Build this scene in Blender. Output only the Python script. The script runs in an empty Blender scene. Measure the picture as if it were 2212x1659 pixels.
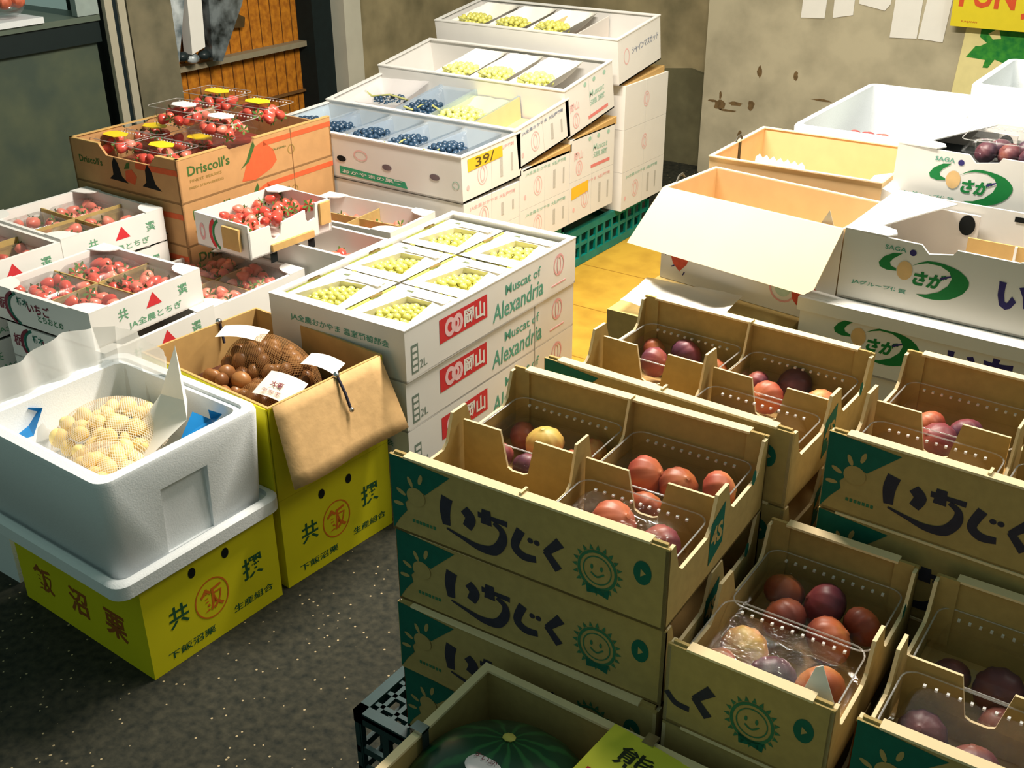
import bpy, math, random
from mathutils import Vector, Matrix

# ------------------------------------------------------------------ camera, world, light, exposure
S = bpy.context.scene
COL = bpy.data.collections.new('market'); S.collection.children.link(COL)
cam_d = bpy.data.cameras.new('camera'); cam = bpy.data.objects.new('camera', cam_d); COL.objects.link(cam)
PITCH, ROLL, YAW = .4726, -.006, -.6107
sy, cy, sp, cp = math.sin(YAW), math.cos(YAW), math.sin(PITCH), math.cos(PITCH)
fwd = Vector((sy*cp, cy*cp, -sp)); right = Vector((cy, -sy, 0)); up = right.cross(fwd)
cr, sr = math.cos(ROLL), math.sin(ROLL)
r2 = right*cr + up*sr; u2 = up*cr - right*sr
cam.matrix_world = Matrix(((r2.x, u2.x, -fwd.x, 0), (r2.y, u2.y, -fwd.y, 0), (r2.z, u2.z, -fwd.z, 1.5), (0, 0, 0, 1)))
cam_d.sensor_width = 36; cam_d.lens = 36*2372/2212; cam_d.clip_start = .02
S.camera = cam
W = bpy.data.worlds.new('world'); S.world = W; W.use_nodes = True
W.node_tree.nodes['Background'].inputs[0].default_value = (.33, .48, .41, 1)
W.node_tree.nodes['Background'].inputs[1].default_value = .46
def area(name, loc, size, power, color, target=None):
    l = bpy.data.lights.new(name, 'AREA'); l.shape = 'RECTANGLE'; l.size, l.size_y = size
    l.energy = power; l.color = color
    o = bpy.data.objects.new(name, l); COL.objects.link(o); o.location = loc
    if target: o.rotation_euler = (Vector(target)-Vector(loc)).to_track_quat('-Z', 'Y').to_euler()
    return o
area('tube_light', (-1.35, 2.35, 2.15), (1.1, .12), 108, (1, .90, .77))
area('aisle_light', (.6, 2.6, 2.7), (1.2, .2), 22, (1, .93, .80), (-.4, 1.6, .5))
area('market_light', (-.6, 3.6, 2.9), (1.2, .3), 17, (1, .92, .78), (-1.2, 4.75, .8))
S.view_settings.view_transform = 'Standard'; S.view_settings.look = 'None'
S.view_settings.gamma = 1; S.view_settings.use_curve_mapping = False
S.view_settings.exposure = 0
S.cycles.transparent_max_bounces = 24
R = random.Random(7)

# ------------------------------------------------------------------ materials
MC = {}
def srgb(c): return tuple((x/255/12.92 if x/255 <= .04045 else ((x/255+.055)/1.055)**2.4) for x in c)
def mat(name, c, rough=.7, var=.08, scale=30, c2=None, bump=0, spec=.3, alpha=1, trans=0, detail=4, lo=.35, hi=.65, metal=0, coat=0):
    if name in MC: return MC[name]
    m = bpy.data.materials.new(name); m.use_nodes = True; nt = m.node_tree
    b = nt.nodes['Principled BSDF']; a = srgb(c)
    tc = nt.nodes.new('ShaderNodeTexCoord'); n = nt.nodes.new('ShaderNodeTexNoise')
    n.inputs['Scale'].default_value = scale; n.inputs['Detail'].default_value = detail
    nt.links.new(tc.outputs['Object'], n.inputs['Vector'])
    r = nt.nodes.new('ShaderNodeValToRGB'); nt.links.new(n.outputs[0], r.inputs[0])
    e = r.color_ramp.elements; e[0].position, e[1].position = lo, hi
    if c2: e[0].color = (*srgb(c2), 1)
    else: e[0].color = tuple(x*(1-var) for x in a)+(1,)
    e[1].color = (*a, 1)
    nt.links.new(r.outputs[0], b.inputs['Base Color'])
    b.inputs['Roughness'].default_value = rough; b.inputs['Specular IOR Level'].default_value = spec
    b.inputs['Metallic'].default_value = metal; b.inputs['Coat Weight'].default_value = coat
    b.inputs['Alpha'].default_value = alpha; b.inputs['Transmission Weight'].default_value = trans
    if bump:
        bp = nt.nodes.new('ShaderNodeBump'); bp.inputs['Strength'].default_value = bump
        bp.inputs['Distance'].default_value = .004
        nt.links.new(n.outputs[0], bp.inputs['Height']); nt.links.new(bp.outputs[0], b.inputs['Normal'])
    MC[name] = m; return m
def film(name, tint=(1, 1, 1), gloss=.12, rough=.08, white=0):
    if name in MC: return MC[name]
    m = bpy.data.materials.new(name); m.use_nodes = True; nt = m.node_tree; nt.nodes.clear()
    o = nt.nodes.new('ShaderNodeOutputMaterial'); t = nt.nodes.new('ShaderNodeBsdfTransparent')
    t.inputs[0].default_value = (*tint, 1)
    g = nt.nodes.new('ShaderNodeBsdfGlossy'); g.inputs['Roughness'].default_value = rough
    n = nt.nodes.new('ShaderNodeTexNoise'); n.inputs['Scale'].default_value = 40
    bp = nt.nodes.new('ShaderNodeBump'); bp.inputs['Strength'].default_value = .25; bp.inputs['Distance'].default_value = .002
    nt.links.new(n.outputs[0], bp.inputs['Height']); nt.links.new(bp.outputs[0], g.inputs['Normal'])
    lw = nt.nodes.new('ShaderNodeLayerWeight'); lw.inputs[0].default_value = .25
    mr = nt.nodes.new('ShaderNodeMapRange'); mr.inputs[3].default_value = gloss*.45; mr.inputs[4].default_value = min(1, gloss*4)
    nt.links.new(lw.outputs['Fresnel'], mr.inputs[0])
    x = nt.nodes.new('ShaderNodeMixShader'); nt.links.new(mr.outputs[0], x.inputs[0])
    nt.links.new(t.outputs[0], x.inputs[1]); nt.links.new(g.outputs[0], x.inputs[2]); last = x
    if white:
        d = nt.nodes.new('ShaderNodeBsdfDiffuse'); d.inputs[0].default_value = (.9, .9, .88, 1)
        tl = nt.nodes.new('ShaderNodeBsdfTranslucent'); tl.inputs[0].default_value = (.9, .9, .88, 1)
        a = nt.nodes.new('ShaderNodeMixShader'); a.inputs[0].default_value = .4
        nt.links.new(d.outputs[0], a.inputs[1]); nt.links.new(tl.outputs[0], a.inputs[2])
        y = nt.nodes.new('ShaderNodeMixShader'); y.inputs[0].default_value = white
        nt.links.new(x.outputs[0], y.inputs[1]); nt.links.new(a.outputs[0], y.inputs[2]); last = y
    nt.links.new(last.outputs[0], o.inputs[0]); MC[name] = m; return m
def net(name, c, scale, width):
    if name in MC: return MC[name]
    m = bpy.data.materials.new(name); m.use_nodes = True; nt = m.node_tree; nt.nodes.clear()
    o = nt.nodes.new('ShaderNodeOutputMaterial'); t = nt.nodes.new('ShaderNodeBsdfTransparent'); d = nt.nodes.new('ShaderNodeBsdfDiffuse')
    d.inputs[0].default_value = (*srgb(c), 1)
    tc = nt.nodes.new('ShaderNodeTexCoord'); ms = []
    for k, dr in enumerate(('X', 'Y')):
        mp = nt.nodes.new('ShaderNodeMapping'); mp.inputs['Rotation'].default_value = (0, 0, .6)
        nt.links.new(tc.outputs['Object'], mp.inputs[0])
        w = nt.nodes.new('ShaderNodeTexWave'); w.bands_direction = dr; w.inputs['Scale'].default_value = scale
        w.inputs['Distortion'].default_value = .6; nt.links.new(mp.outputs[0], w.inputs['Vector'])
        g = nt.nodes.new('ShaderNodeMath'); g.operation = 'GREATER_THAN'; g.inputs[1].default_value = 1-width
        nt.links.new(w.outputs['Fac'], g.inputs[0]); ms.append(g)
    mx = nt.nodes.new('ShaderNodeMath'); mx.operation = 'MAXIMUM'
    nt.links.new(ms[0].outputs[0], mx.inputs[0]); nt.links.new(ms[1].outputs[0], mx.inputs[1])
    x = nt.nodes.new('ShaderNodeMixShader'); nt.links.new(mx.outputs[0], x.inputs[0])
    nt.links.new(t.outputs[0], x.inputs[1]); nt.links.new(d.outputs[0], x.inputs[2]); nt.links.new(x.outputs[0], o.inputs[0])
    MC[name] = m; return m
def fruit(name, stops, rough=.45, noise=14, mixz=.5, zs=18, spec=.4, stripes=0):
    """colour runs from the stem end to the eye, broken by noise"""
    if name in MC: return MC[name]
    m = bpy.data.materials.new(name); m.use_nodes = True; nt = m.node_tree; b = nt.nodes['Principled BSDF']
    tc = nt.nodes.new('ShaderNodeTexCoord'); sx = nt.nodes.new('ShaderNodeSeparateXYZ'); nt.links.new(tc.outputs['Object'], sx.inputs[0])
    a = nt.nodes.new('ShaderNodeMath'); a.operation = 'MULTIPLY_ADD'; a.inputs[1].default_value = zs; a.inputs[2].default_value = .5
    nt.links.new(sx.outputs[2], a.inputs[0])
    oi = nt.nodes.new('ShaderNodeObjectInfo'); ad = nt.nodes.new('ShaderNodeVectorMath'); ad.operation = 'ADD'
    nt.links.new(tc.outputs['Object'], ad.inputs[0]); nt.links.new(oi.outputs['Random'], ad.inputs[1])
    mp = nt.nodes.new('ShaderNodeMapping'); mp.inputs['Scale'].default_value = (2.2, 2.2, .7) if stripes else (1, 1, 1)
    nt.links.new(ad.outputs[0], mp.inputs[0])
    n = nt.nodes.new('ShaderNodeTexNoise'); n.inputs['Scale'].default_value = noise; n.inputs['Detail'].default_value = 5
    nt.links.new(mp.outputs[0], n.inputs['Vector'])
    mx = nt.nodes.new('ShaderNodeMix'); mx.inputs[0].default_value = mixz
    nt.links.new(a.outputs[0], mx.inputs[2]); nt.links.new(n.outputs[0], mx.inputs[3])
    ad2 = nt.nodes.new('ShaderNodeMath'); ad2.operation = 'MULTIPLY_ADD'; ad2.inputs[1].default_value = .22
    nt.links.new(oi.outputs['Random'], ad2.inputs[0]); nt.links.new(mx.outputs[0], ad2.inputs[2])
    r = nt.nodes.new('ShaderNodeValToRGB'); nt.links.new(ad2.outputs[0], r.inputs[0]); el = r.color_ramp.elements
    while len(el) < len(stops): el.new(.5)
    for e, (p, c) in zip(el, stops): e.position = p; e.color = (*srgb(c), 1)
    nt.links.new(r.outputs[0], b.inputs['Base Color']); b.inputs['Roughness'].default_value = rough
    b.inputs['Specular IOR Level'].default_value = spec
    bp = nt.nodes.new('ShaderNodeBump'); bp.inputs['Strength'].default_value = .15; bp.inputs['Distance'].default_value = .002
    nt.links.new(n.outputs[0], bp.inputs['Height']); nt.links.new(bp.outputs[0], b.inputs['Normal'])
    MC[name] = m; return m
KRAFT = mat('kraft_board', (182, 156, 98), .85, .10, 60, bump=.1)
KRAFT_IN = mat('kraft_inner', (198, 160, 100), .85, .08, 40)
KRAFT_EDGE_LIT = mat('kraft_edge_lit', (240, 216, 172), .8, .04)  # kraft lightened so that rims and cut edges look lit
TAN = mat('tan_board', (226, 192, 142), .85, .06, 20)
CREAM = mat('cream_board', (244, 222, 184), .8, .03, 10)
FRUITBOX = mat('berry_kraft', (186, 142, 94), .85, .08, 30)
WHITE = mat('white_board', (226, 224, 220), .6, .03, 12)
WHITE2 = mat('white_inner', (222, 214, 206), .8, .04, 12)
FOAM = mat('foam', (225, 229, 232), .65, .03, 300, bump=.15)
YEL = mat('yellow_board', (214, 204, 22), .6, .05, 12)
GREEN = mat('green_ink', (12, 100, 84), .7, .12, 60)
GREEN2 = mat('green_ink_bright', (14, 122, 58), .6, .08, 60)
LTGREEN = mat('pale_green_ink', (92, 172, 140), .7, .1, 60)
INK = mat('dark_ink', (52, 50, 66), .7, .15, 80)
BLUEINK = mat('blue_ink', (50, 44, 110), .7, .1, 80)
SLATE = mat('slate_ink', (130, 140, 160), .7, .1, 80)
RED = mat('red_ink', (206, 50, 56), .7, .08, 60)
PINK = mat('pink_ink', (228, 170, 172), .7, .08, 60)
ORED = mat('orange_red_ink', (200, 84, 40), .7, .1, 60)
MAROON = mat('maroon_ink', (120, 44, 60), .7, .1, 60)
LEAF = mat('leaf_ink', (60, 150, 50), .7, .2, 40, c2=(20, 120, 50))
ORANGE = mat('orange_tag', (246, 190, 50), .6, .05)
PAPER = mat('paper', (240, 238, 232), .8, .03, 20)
PALE = mat('pale_label', (246, 232, 214), .7, .05, 30)
BLACK = mat('black_hole', (14, 18, 18), .9, .1)
METAL = mat('bright_metal', (200, 200, 205), .25, .05, metal=1)
BARCODE = mat('barcode_ink', (130, 140, 130), .8, .5, 300)
CRATE = mat('teal_crate', (0, 128, 118), .45, .25, 20)
CRATE_D = mat('dark_crate', (20, 60, 62), .5, .2, 20)
BLUE = mat('blue_film_solid', (30, 130, 200), .35, .2, 30)
CLEAR = film('clear_plastic', gloss=.05, rough=.02)
WRAP = film('wrap_film', gloss=.12, white=.05)
BLUEF = film('blue_film', tint=(.72, .86, 1), gloss=.14, white=.22)
SHEET = film('white_sheet', gloss=.1, white=.74)
GLINT = mat('rib_glint', (235, 235, 235), .15, .02, spec=.9, alpha=.75)  # near-white colour puts the plastic's glints into the lid ribs

# ------------------------------------------------------------------ mesh builder
CLEARRIM = film('plastic_rim', gloss=.25, rough=.1, white=.22)
class MB:
    def __init__(s): s.v = []; s.f = []; s.m = []; s.mats = []; s.smooth = []
    def mi(s, m):
        if m not in s.mats: s.mats.append(m)
        return s.mats.index(m)
    def add(s, vs, fs, m, sm=False):
        o = len(s.v); k = s.mi(m); s.v += [tuple(v) for v in vs]
        for f in fs: s.f.append(tuple(i+o for i in f)); s.m.append(k); s.smooth.append(sm)
        return s
    def box(s, x0, y0, z0, x1, y1, z1, m, fr=None):
        vs = [(x, y, z) for z in (z0, z1) for x, y in ((x0, y0), (x1, y0), (x1, y1), (x0, y1))]
        if fr: vs = [fr(*v) for v in vs]
        return s.add(vs, [(3, 2, 1, 0), (4, 5, 6, 7), (0, 1, 5, 4), (1, 2, 6, 5), (2, 3, 7, 6), (3, 0, 4, 7)], m)
    def prism(s, pts, w0, w1, m, fr, m2=None):
        n = len(pts); a = [fr(u, v, w0) for u, v in pts]; b = [fr(u, v, w1) for u, v in pts]
        s.add(a+b, [tuple(range(n))[::-1], tuple(range(n, 2*n))], m)
        return s.add(a+b, [(i, (i+1) % n, n+(i+1) % n, n+i) for i in range(n)], m2 or m)
    def flat(s, pts, m, fr, w=.0006):
        return s.add([fr(u, v, w) for u, v in pts], [tuple(range(len(pts)))], m)
    def disc(s, cx, cy_, rx, ry, m, fr, w=.0006, n=20, a0=0, a1=2*math.pi, rin=0):
        if rin:
            vs = []; k = n
            for i in range(k+1):
                a = a0+(a1-a0)*i/k
                for q in (1, rin): vs.append(fr(cx+rx*q*math.cos(a), cy_+ry*q*math.sin(a), w))
            return s.add(vs, [(2*i, 2*i+2, 2*i+3, 2*i+1) for i in range(k)], m)
        return s.flat([(cx+rx*math.cos(a0+(a1-a0)*i/n), cy_+ry*math.sin(a0+(a1-a0)*i/n)) for i in range(n)], m, fr, w)
    def stroke(s, pts, wd, m, fr, w=.0006, sub=5):
        """brush stroke: points (u,v), widths, smoothed"""
        P = [Vector(p) for p in pts]; Q = []; WD = []
        wl = wd if isinstance(wd, (list, tuple)) else [wd]*len(P)
        for i in range(len(P)-1):
            p0, p1, p2, p3 = P[max(i-1, 0)], P[i], P[i+1], P[min(i+2, len(P)-1)]
            for k in range(sub):
                t = k/sub
                Q.append(.5*((2*p1)+(p2-p0)*t+(2*p0-5*p1+4*p2-p3)*t*t+(3*p1-p0-3*p2+p3)*t**3)); WD.append(wl[i]*(1-t)+wl[i+1]*t)
        Q.append(P[-1]); WD.append(wl[-1]); vs = []
        for i, q in enumerate(Q):
            d = (Q[min(i+1, len(Q)-1)]-Q[max(i-1, 0)]); d = d.normalized() if d.length else Vector((1, 0)); n = Vector((-d.y, d.x))
            for sg in (1, -1): vs.append(fr(q.x+n.x*WD[i]/2*sg, q.y+n.y*WD[i]/2*sg, w))
        return s.add(vs, [(2*i, 2*i+1, 2*i+3, 2*i+2) for i in range(len(Q)-1)], m)
    def text(s, t, cx, cy_, h, m, fr, w=.0007, sx=1, bold=.0, slant=0, rot=0, wid=None):
        vs, fs, bb = textmesh(t, bold); k = h/(bb[3]-bb[1]); mx, my = (bb[0]+bb[2])/2, (bb[1]+bb[3])/2
        if wid: sx = wid/((bb[2]-bb[0])*k)
        c_, s_ = math.cos(rot), math.sin(rot); o = []
        for x, y in vs:
            a, b = (x-mx)*k*sx+(y-my)*k*slant, (y-my)*k
            o.append(fr(cx+a*c_-b*s_, cy_+a*s_+b*c_, w))
        return s.add(o, fs, m)
    def loft(s, rings, m, cap0=True, cap1=True, sm=True):
        n = len(rings[0]); vs = [p for r in rings for p in r]; fs = []
        for j in range(len(rings)-1):
            for i in range(n): fs.append((j*n+i, j*n+(i+1) % n, (j+1)*n+(i+1) % n, (j+1)*n+i))
        s.add(vs, fs, m, sm)
        if cap0: s.add(rings[0], [tuple(range(n))[::-1]], m)
        if cap1: s.add(rings[-1], [tuple(range(n))], m)
        return s
    def ball(s, c, r, m, nu=10, nv=7, sq=(1, 1, 1), fn=None):
        rings = []
        for j in range(1, nv):
            t = math.pi*j/nv; ring = []
            for i in range(nu):
                a = 2*math.pi*i/nu; k = fn(t, a) if fn else 1
                ring.append((c[0]+r*sq[0]*k*math.sin(t)*math.cos(a), c[1]+r*sq[1]*k*math.sin(t)*math.sin(a), c[2]-r*sq[2]*math.cos(t)*(fn(t, 0)if fn else 1)))
            rings.append(ring)
        n = nu; vs = [p for q in rings for p in q]; fs = []
        for j in range(len(rings)-1):
            for i in range(n): fs.append((j*n+i, j*n+(i+1) % n, (j+1)*n+(i+1) % n, (j+1)*n+i))
        b = len(vs); vs += [(c[0], c[1], c[2]-r*sq[2]*(fn(0, 0) if fn else 1)), (c[0], c[1], c[2]+r*sq[2]*(fn(math.pi, 0) if fn else 1))]
        for i in range(n): fs += [(b, (i+1) % n, i), (b+1, (len(rings)-1)*n+i, (len(rings)-1)*n+(i+1) % n)]
        return s.add(vs, fs, m, True)
    def tube(s, pts, r, m, n=6):
        rings = []
        for i, p in enumerate(pts):
            p = Vector(p); d = Vector(pts[min(i+1, len(pts)-1)])-Vector(pts[max(i-1, 0)]); q = d.to_track_quat('Z', 'Y')
            rings.append([tuple(p+q@Vector((r*math.cos(2*math.pi*k/n), r*math.sin(2*math.pi*k/n), 0))) for k in range(n)])
        return s.loft(rings, m)
    def mesh(s, name):
        me = bpy.data.meshes.new(name); me.from_pydata(s.v, [], s.f)
        for m in s.mats: me.materials.append(m)
        sm = any(s.smooth)
        me.polygons.foreach_set('material_index', s.m); me.polygons.foreach_set('use_smooth', s.smooth); me.update()
        if sm: me.set_sharp_from_angle(angle=.75)
        return me
    def obj(s, name, parent=None): return put(name, s.mesh(name), parent)
TX = {}
def textmesh(t, bold):
    if (t, bold) in TX: return TX[(t, bold)]
    c = bpy.data.curves.new('t', 'FONT'); c.body = t; c.offset = bold; c.resolution_u = 2; c.fill_mode = 'FRONT'
    o = bpy.data.objects.new('t', c); COL.objects.link(o); dg = bpy.context.evaluated_depsgraph_get(); dg.update()
    me = o.evaluated_get(dg).to_mesh(); vs = [(v.co.x, v.co.y) for v in me.vertices]; fs = [tuple(p.vertices) for p in me.polygons]
    bb = (min(v[0] for v in vs), min(v[1] for v in vs), max(v[0] for v in vs), max(v[1] for v in vs)) if vs else (0, 0, 1, 1)
    o.evaluated_get(dg).to_mesh_clear(); bpy.data.objects.remove(o); bpy.data.curves.remove(c)
    TX[(t, bold)] = (vs, fs, bb); return TX[(t, bold)]
def put(name, me, parent=None):
    o = bpy.data.objects.new(name, me); COL.objects.link(o)
    if parent: o.parent = parent
    return o
def tag(o, label, cat, group=None, kind=None):
    o['label'] = label; o['category'] = cat
    if group: o['group'] = group
    if kind: o['kind'] = kind
    return o
def thing(name, label, cat, loc, rot=(0, 0, 0), group=None):
    o = put(name, None); o.location = loc; o.rotation_euler = rot if isinstance(rot, tuple) else (0, 0, rot)
    return tag(o, label, cat, group)
def struct(o): o['kind'] = 'structure'; return o
D2R = math.pi/180
def FRONT(u, v, w): return (u, -w, v)
def SIDE(Wd): return lambda u, v, w: (Wd+w, u, v)
def TOP(H): return lambda u, v, w: (u, v, H+w)
def XFACE(u, v, w): return (w, u, v)      # plane facing +x, u along y
def rrect(x0, y0, x1, y1, r, z, n=5):
    o = []
    for cx, cy_, a in ((x1-r, y0+r, -90), (x1-r, y1-r, 0), (x0+r, y1-r, 90), (x0+r, y0+r, 180)):
        for i in range(n+1):
            t = (a+90*i/n)*D2R; o.append((cx+r*math.cos(t), cy_+r*math.sin(t), z))
    return o
ORD = ['topmost', 'second from the top', 'third from the top', 'fourth from the top', 'fifth from the top', 'sixth from the top']

# ------------------------------------------------------------------ room
mb = MB(); g = mat('asphalt', (64, 62, 50), .9, c2=(30, 34, 29), scale=55, bump=.6, lo=.3, hi=.72, detail=8)
nt = g.node_tree; b = nt.nodes['Principled BSDF']; base = b.inputs['Base Color'].links[0].from_socket
vo = nt.nodes.new('ShaderNodeTexVoronoi'); vo.inputs['Scale'].default_value = 70; tcn = nt.nodes.new('ShaderNodeTexCoord')
nt.links.new(tcn.outputs['Object'], vo.inputs['Vector'])
lt = nt.nodes.new('ShaderNodeMath'); lt.operation = 'LESS_THAN'; lt.inputs[1].default_value = .16; nt.links.new(vo.outputs['Distance'], lt.inputs[0])
sx = nt.nodes.new('ShaderNodeSeparateColor'); nt.links.new(vo.outputs['Color'], sx.inputs[0])
gt = nt.nodes.new('ShaderNodeMath'); gt.operation = 'GREATER_THAN'; gt.inputs[1].default_value = .72; nt.links.new(sx.outputs[0], gt.inputs[0])
ml = nt.nodes.new('ShaderNodeMath'); ml.operation = 'MULTIPLY'; nt.links.new(lt.outputs[0], ml.inputs[0]); nt.links.new(gt.outputs[0], ml.inputs[1])
mx = nt.nodes.new('ShaderNodeMix'); mx.data_type = 'RGBA'; nt.links.new(ml.outputs[0], mx.inputs[0]); nt.links.new(base, mx.inputs[6])
mx.inputs[7].default_value = (*srgb((176, 158, 124)), 1); nt.links.new(mx.outputs[2], b.inputs['Base Color'])
mb.box(-7, -1, -.1, 4, 4.95, 0, g); struct(mb.obj('floor'))
wl = mat('concrete_wall', (192, 183, 156), .85, c2=(166, 158, 134), scale=7, detail=9, bump=.2, lo=.3, hi=.6)
wd = mat('stained_wall', (170, 156, 120), .9, c2=(120, 112, 84), scale=5, detail=9, bump=.3, lo=.3, hi=.65)
mb = MB(); mb.box(-2.23, 4.75, 0, 2.5, 4.95, 2.4, wl)
rust = mat('rust_stain', (124, 100, 66), .9, .35, 60)
for cx, cz, rx, rz in ((-2.14, .33, .035, .03), (-2.06, .345, .04, .012), (-1.985, .345, .02, .026), (-1.66, .41, .05, .006), (-2.18, .345, .03, .006), (-2.10, .31, .05, .006), (-2.03, .21, .012, .018), (-1.96, .50, .012, .03), (-1.79, .50, .014, .02), (-2.14, .375, .008, .02)):
    pts = [(cx+rx*R.uniform(.6, 1.1)*math.cos(a*.449), cz+rz*R.uniform(.6, 1.1)*math.sin(a*.449)) for a in range(14)]
    mb.flat(pts, rust, lambda u, v, w: (u, 4.75-w, v), .001)
struct(mb.obj('wall_back'))
mb = MB(); mb.box(-3.7, 4.87, 0, -2.23, 4.95, 2.4, wd)
mb.prism([(-2.49, .0), (-2.24, .0), (-2.24, .43), (-2.35, .455), (-2.49, .44)], -.03, .0, mat('dark_patch', (112, 108, 80), .9, .3, 9), lambda u, v, w: (u, 4.868+w, v))  # darker olive patch low on the recess wall
struct(mb.obj('wall_back_recess'))
mb = MB(); mb.box(-3.75, 3.9, 0, -3.6, 4.87, 2.4, wd); struct(mb.obj('wall_left'))
mb = MB(); mb.box(-3.66, 3.79, 0, -3.56, 3.90, 2.4, mat('pale_post', (206, 202, 184), .7, .08, 8)); struct(mb.obj('trim_1'))
mb = MB(); mb.box(-3.80, 3.67, 0, -3.64, 3.79, 2.4, mat('black_gap_shade', (16, 30, 30), .8, .2)); struct(mb.obj('dark_gap_fill'))  # solid dark strip stands in for the shaded gap beside the pale post
mb = MB(); mb.box(-3.72, 2.66, 0, -3.58, 2.86, 2.4, mat('grey_column', (128, 120, 96), .85, c2=(92, 90, 72), scale=6, detail=8)); struct(mb.obj('trim_3'))
mb = MB(); mb.box(-3.86, 2.60, 0, -3.72, 2.66, 2.4, mat('black_gap', (22, 36, 34), .8, .2)); struct(mb.obj('trim_4'))
# counter on the left
t = thing('counter_cabinet', 'dark grey-green steel counter cabinet at the left behind the strawberry cartons', 'cabinet', (-3.6, 0, 0))
cab = mat('dark_steel', (86, 94, 74), .6, c2=(66, 78, 68), scale=6, detail=6)
m_ = MB(); m_.box(-.7, .9, 0, 0, 2.52, .80, cab); m_.disc(2.1, .70, .006, .012, BLACK, XFACE); m_.obj('cabinet_body', t)
m_ = MB(); m_.box(-.72, .9, .80, .02, 2.53, .875, mat('dark_edge', (18, 32, 32), .6, .1)); m_.obj('counter_edge', t)
m_ = MB(); m_.box(-.72, .9, .875, .03, 2.53, .895, mat('counter_top', (92, 104, 92), .4, .1, 5)); m_.obj('counter_top', t)
mb = MB(); mb.box(0, 0, 0, .16, .17, .02, FOAM); mb.ball((.08, .08, .055), .055, WRAP, 12, 8, (1.2, 1.2, .6))
mb.obj('o'); o = bpy.data.objects['o']; o.name = 'wrapped_tray'; o.location = (-3.72, 2.13, .896)
tag(o, 'white foam tray wrapped in clear film on the dark counter at the top left', 'food tray')
mb = MB()
for k in range(6): mb.ball((.03+.035*(k % 3), .03+.05*(k//3), .03), .026, mat('salmon_piece', (210, 110, 80), .5, .3, 40), 8, 6)
o = mb.obj('packed_food'); o.location = (-3.70, 2.16, .945); tag(o, 'orange-red food pieces inside the wrapped tray on the dark counter', 'food')
mb = MB()
for y0 in (0, .055): mb.box(0, y0, 0, .02, y0+.032, 2.2, mat('pale_rail', (176, 170, 150), .5, .06, 8))
mb.box(.002, .032, 0, .01, .055, 2.2, mat('rail_gap', (14, 30, 34), .6, .1))
o = mb.obj('metal_rail'); o.location = (-3.572, 2.545, 0); tag(o, 'pair of pale upright metal rails between the dark counter and the grey column', 'rail')
mb = MB(); mb.box(0, 0, 0, .03, .09, .9, mat('pale_steel', (150, 164, 160), .5, .1)); o = mb.obj('steel_panel'); o.location = (-3.6, 2.44, .897)
tag(o, 'narrow pale steel panel standing on the counter edge beside the upright rails', 'panel')
# orange mesh gate
t = thing('orange_gate', 'orange slatted gate with a grey cross rail behind the strawberry cartons', 'gate', (-3.74, 2.86, 0))
og = mat('orange_mesh', (206, 132, 34), .7, c2=(168, 100, 24), scale=40, detail=3)
m_ = MB(); m_.box(-.03, 0, 0, 0, .81, 1.8, og)
for k in range(13): m_.box(0, .03+k*.062, 0, .003, .033+k*.062, 1.8, mat('gate_groove', (110, 70, 24), .8, .2))
m_.obj('gate_panel', t)
m_ = MB(); m_.box(.0, -.01, .605, .05, .82, .628, mat('grey_rail', (150, 140, 116), .5, .1)); m_.obj('cross_rail', t)
m_ = MB(); m_.box(.004, .0, .40, .02, .82, .41, mat('rust_wire', (120, 84, 44), .7, .2)); m_.obj('wire', t)
m_ = MB(); m_.prism([(.36, .74), (.37, .80), (.41, .82), (.44, .79), (.48, .77), (.47, .73)], .0, .03, mat('dark_knob', (84, 66, 36), .6, .2), XFACE); m_.ball((.035, .40, .765), .02, mat('brass_knob', (150, 124, 70), .4, .1), 10, 6, (.5, 1, 1.3)); m_.obj('latch', t)
shine = mat('shiny_bag', (205, 214, 218), .2, c2=(90, 104, 110), scale=14, spec=.8)
names = [('tall crumpled silver plastic bag hanging in front of the orange gate', [(.00, .66), (.0, 1.5), (.16, 1.5), (.13, .9), (.06, .66)]),
         ('narrow white paper-wrapped bundle leaning beside the silver bag', [(.10, .68), (.14, 1.5), (.22, 1.5), (.17, .70)]),
         ('bent silver plastic bag with dark folds at the right of the hanging bundle', [(.17, .64), (.20, 1.05), (.30, 1.10), (.40, .93), (.36, .84), (.22, .63)])]
for i, (lb, pts) in enumerate(names):
    mb = MB(); mm = [shine, PAPER, mat('dark_bag', (120, 130, 134), .18, c2=(26, 36, 38), scale=16, spec=.9)][i]
    mb.prism(pts, 0, .05, mm, XFACE)
    o = mb.obj(['plastic_bag', 'paper_bundle', 'folded_bag'][i]); o.location = (-3.68+.0*i, 2.84+.03*i, 0)
    if i == 2:
        bv = o.modifiers.new('b', 'BEVEL'); bv.width = .012; bv.segments = 2
    tag(o, lb, 'bag' if i != 1 else 'bundle')
for i, (y, z) in enumerate(((2.94, .67), (2.99, .655), (3.05, .66), (3.10, .65))):
    mb = MB(); mb.ball((0, 0, 0), .03, shine if i % 2 else mat('dark_scrap', (40, 50, 52), .3, .3), 8, 6, (.8, 1, .7)); o = mb.obj('bag_knot'); o.location = (-3.655, y, z+.004)
    tag(o, 'crumpled knot of plastic bag resting on the gate cross rail', 'plastic scrap', 'bag knots on the gate rail')
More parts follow.
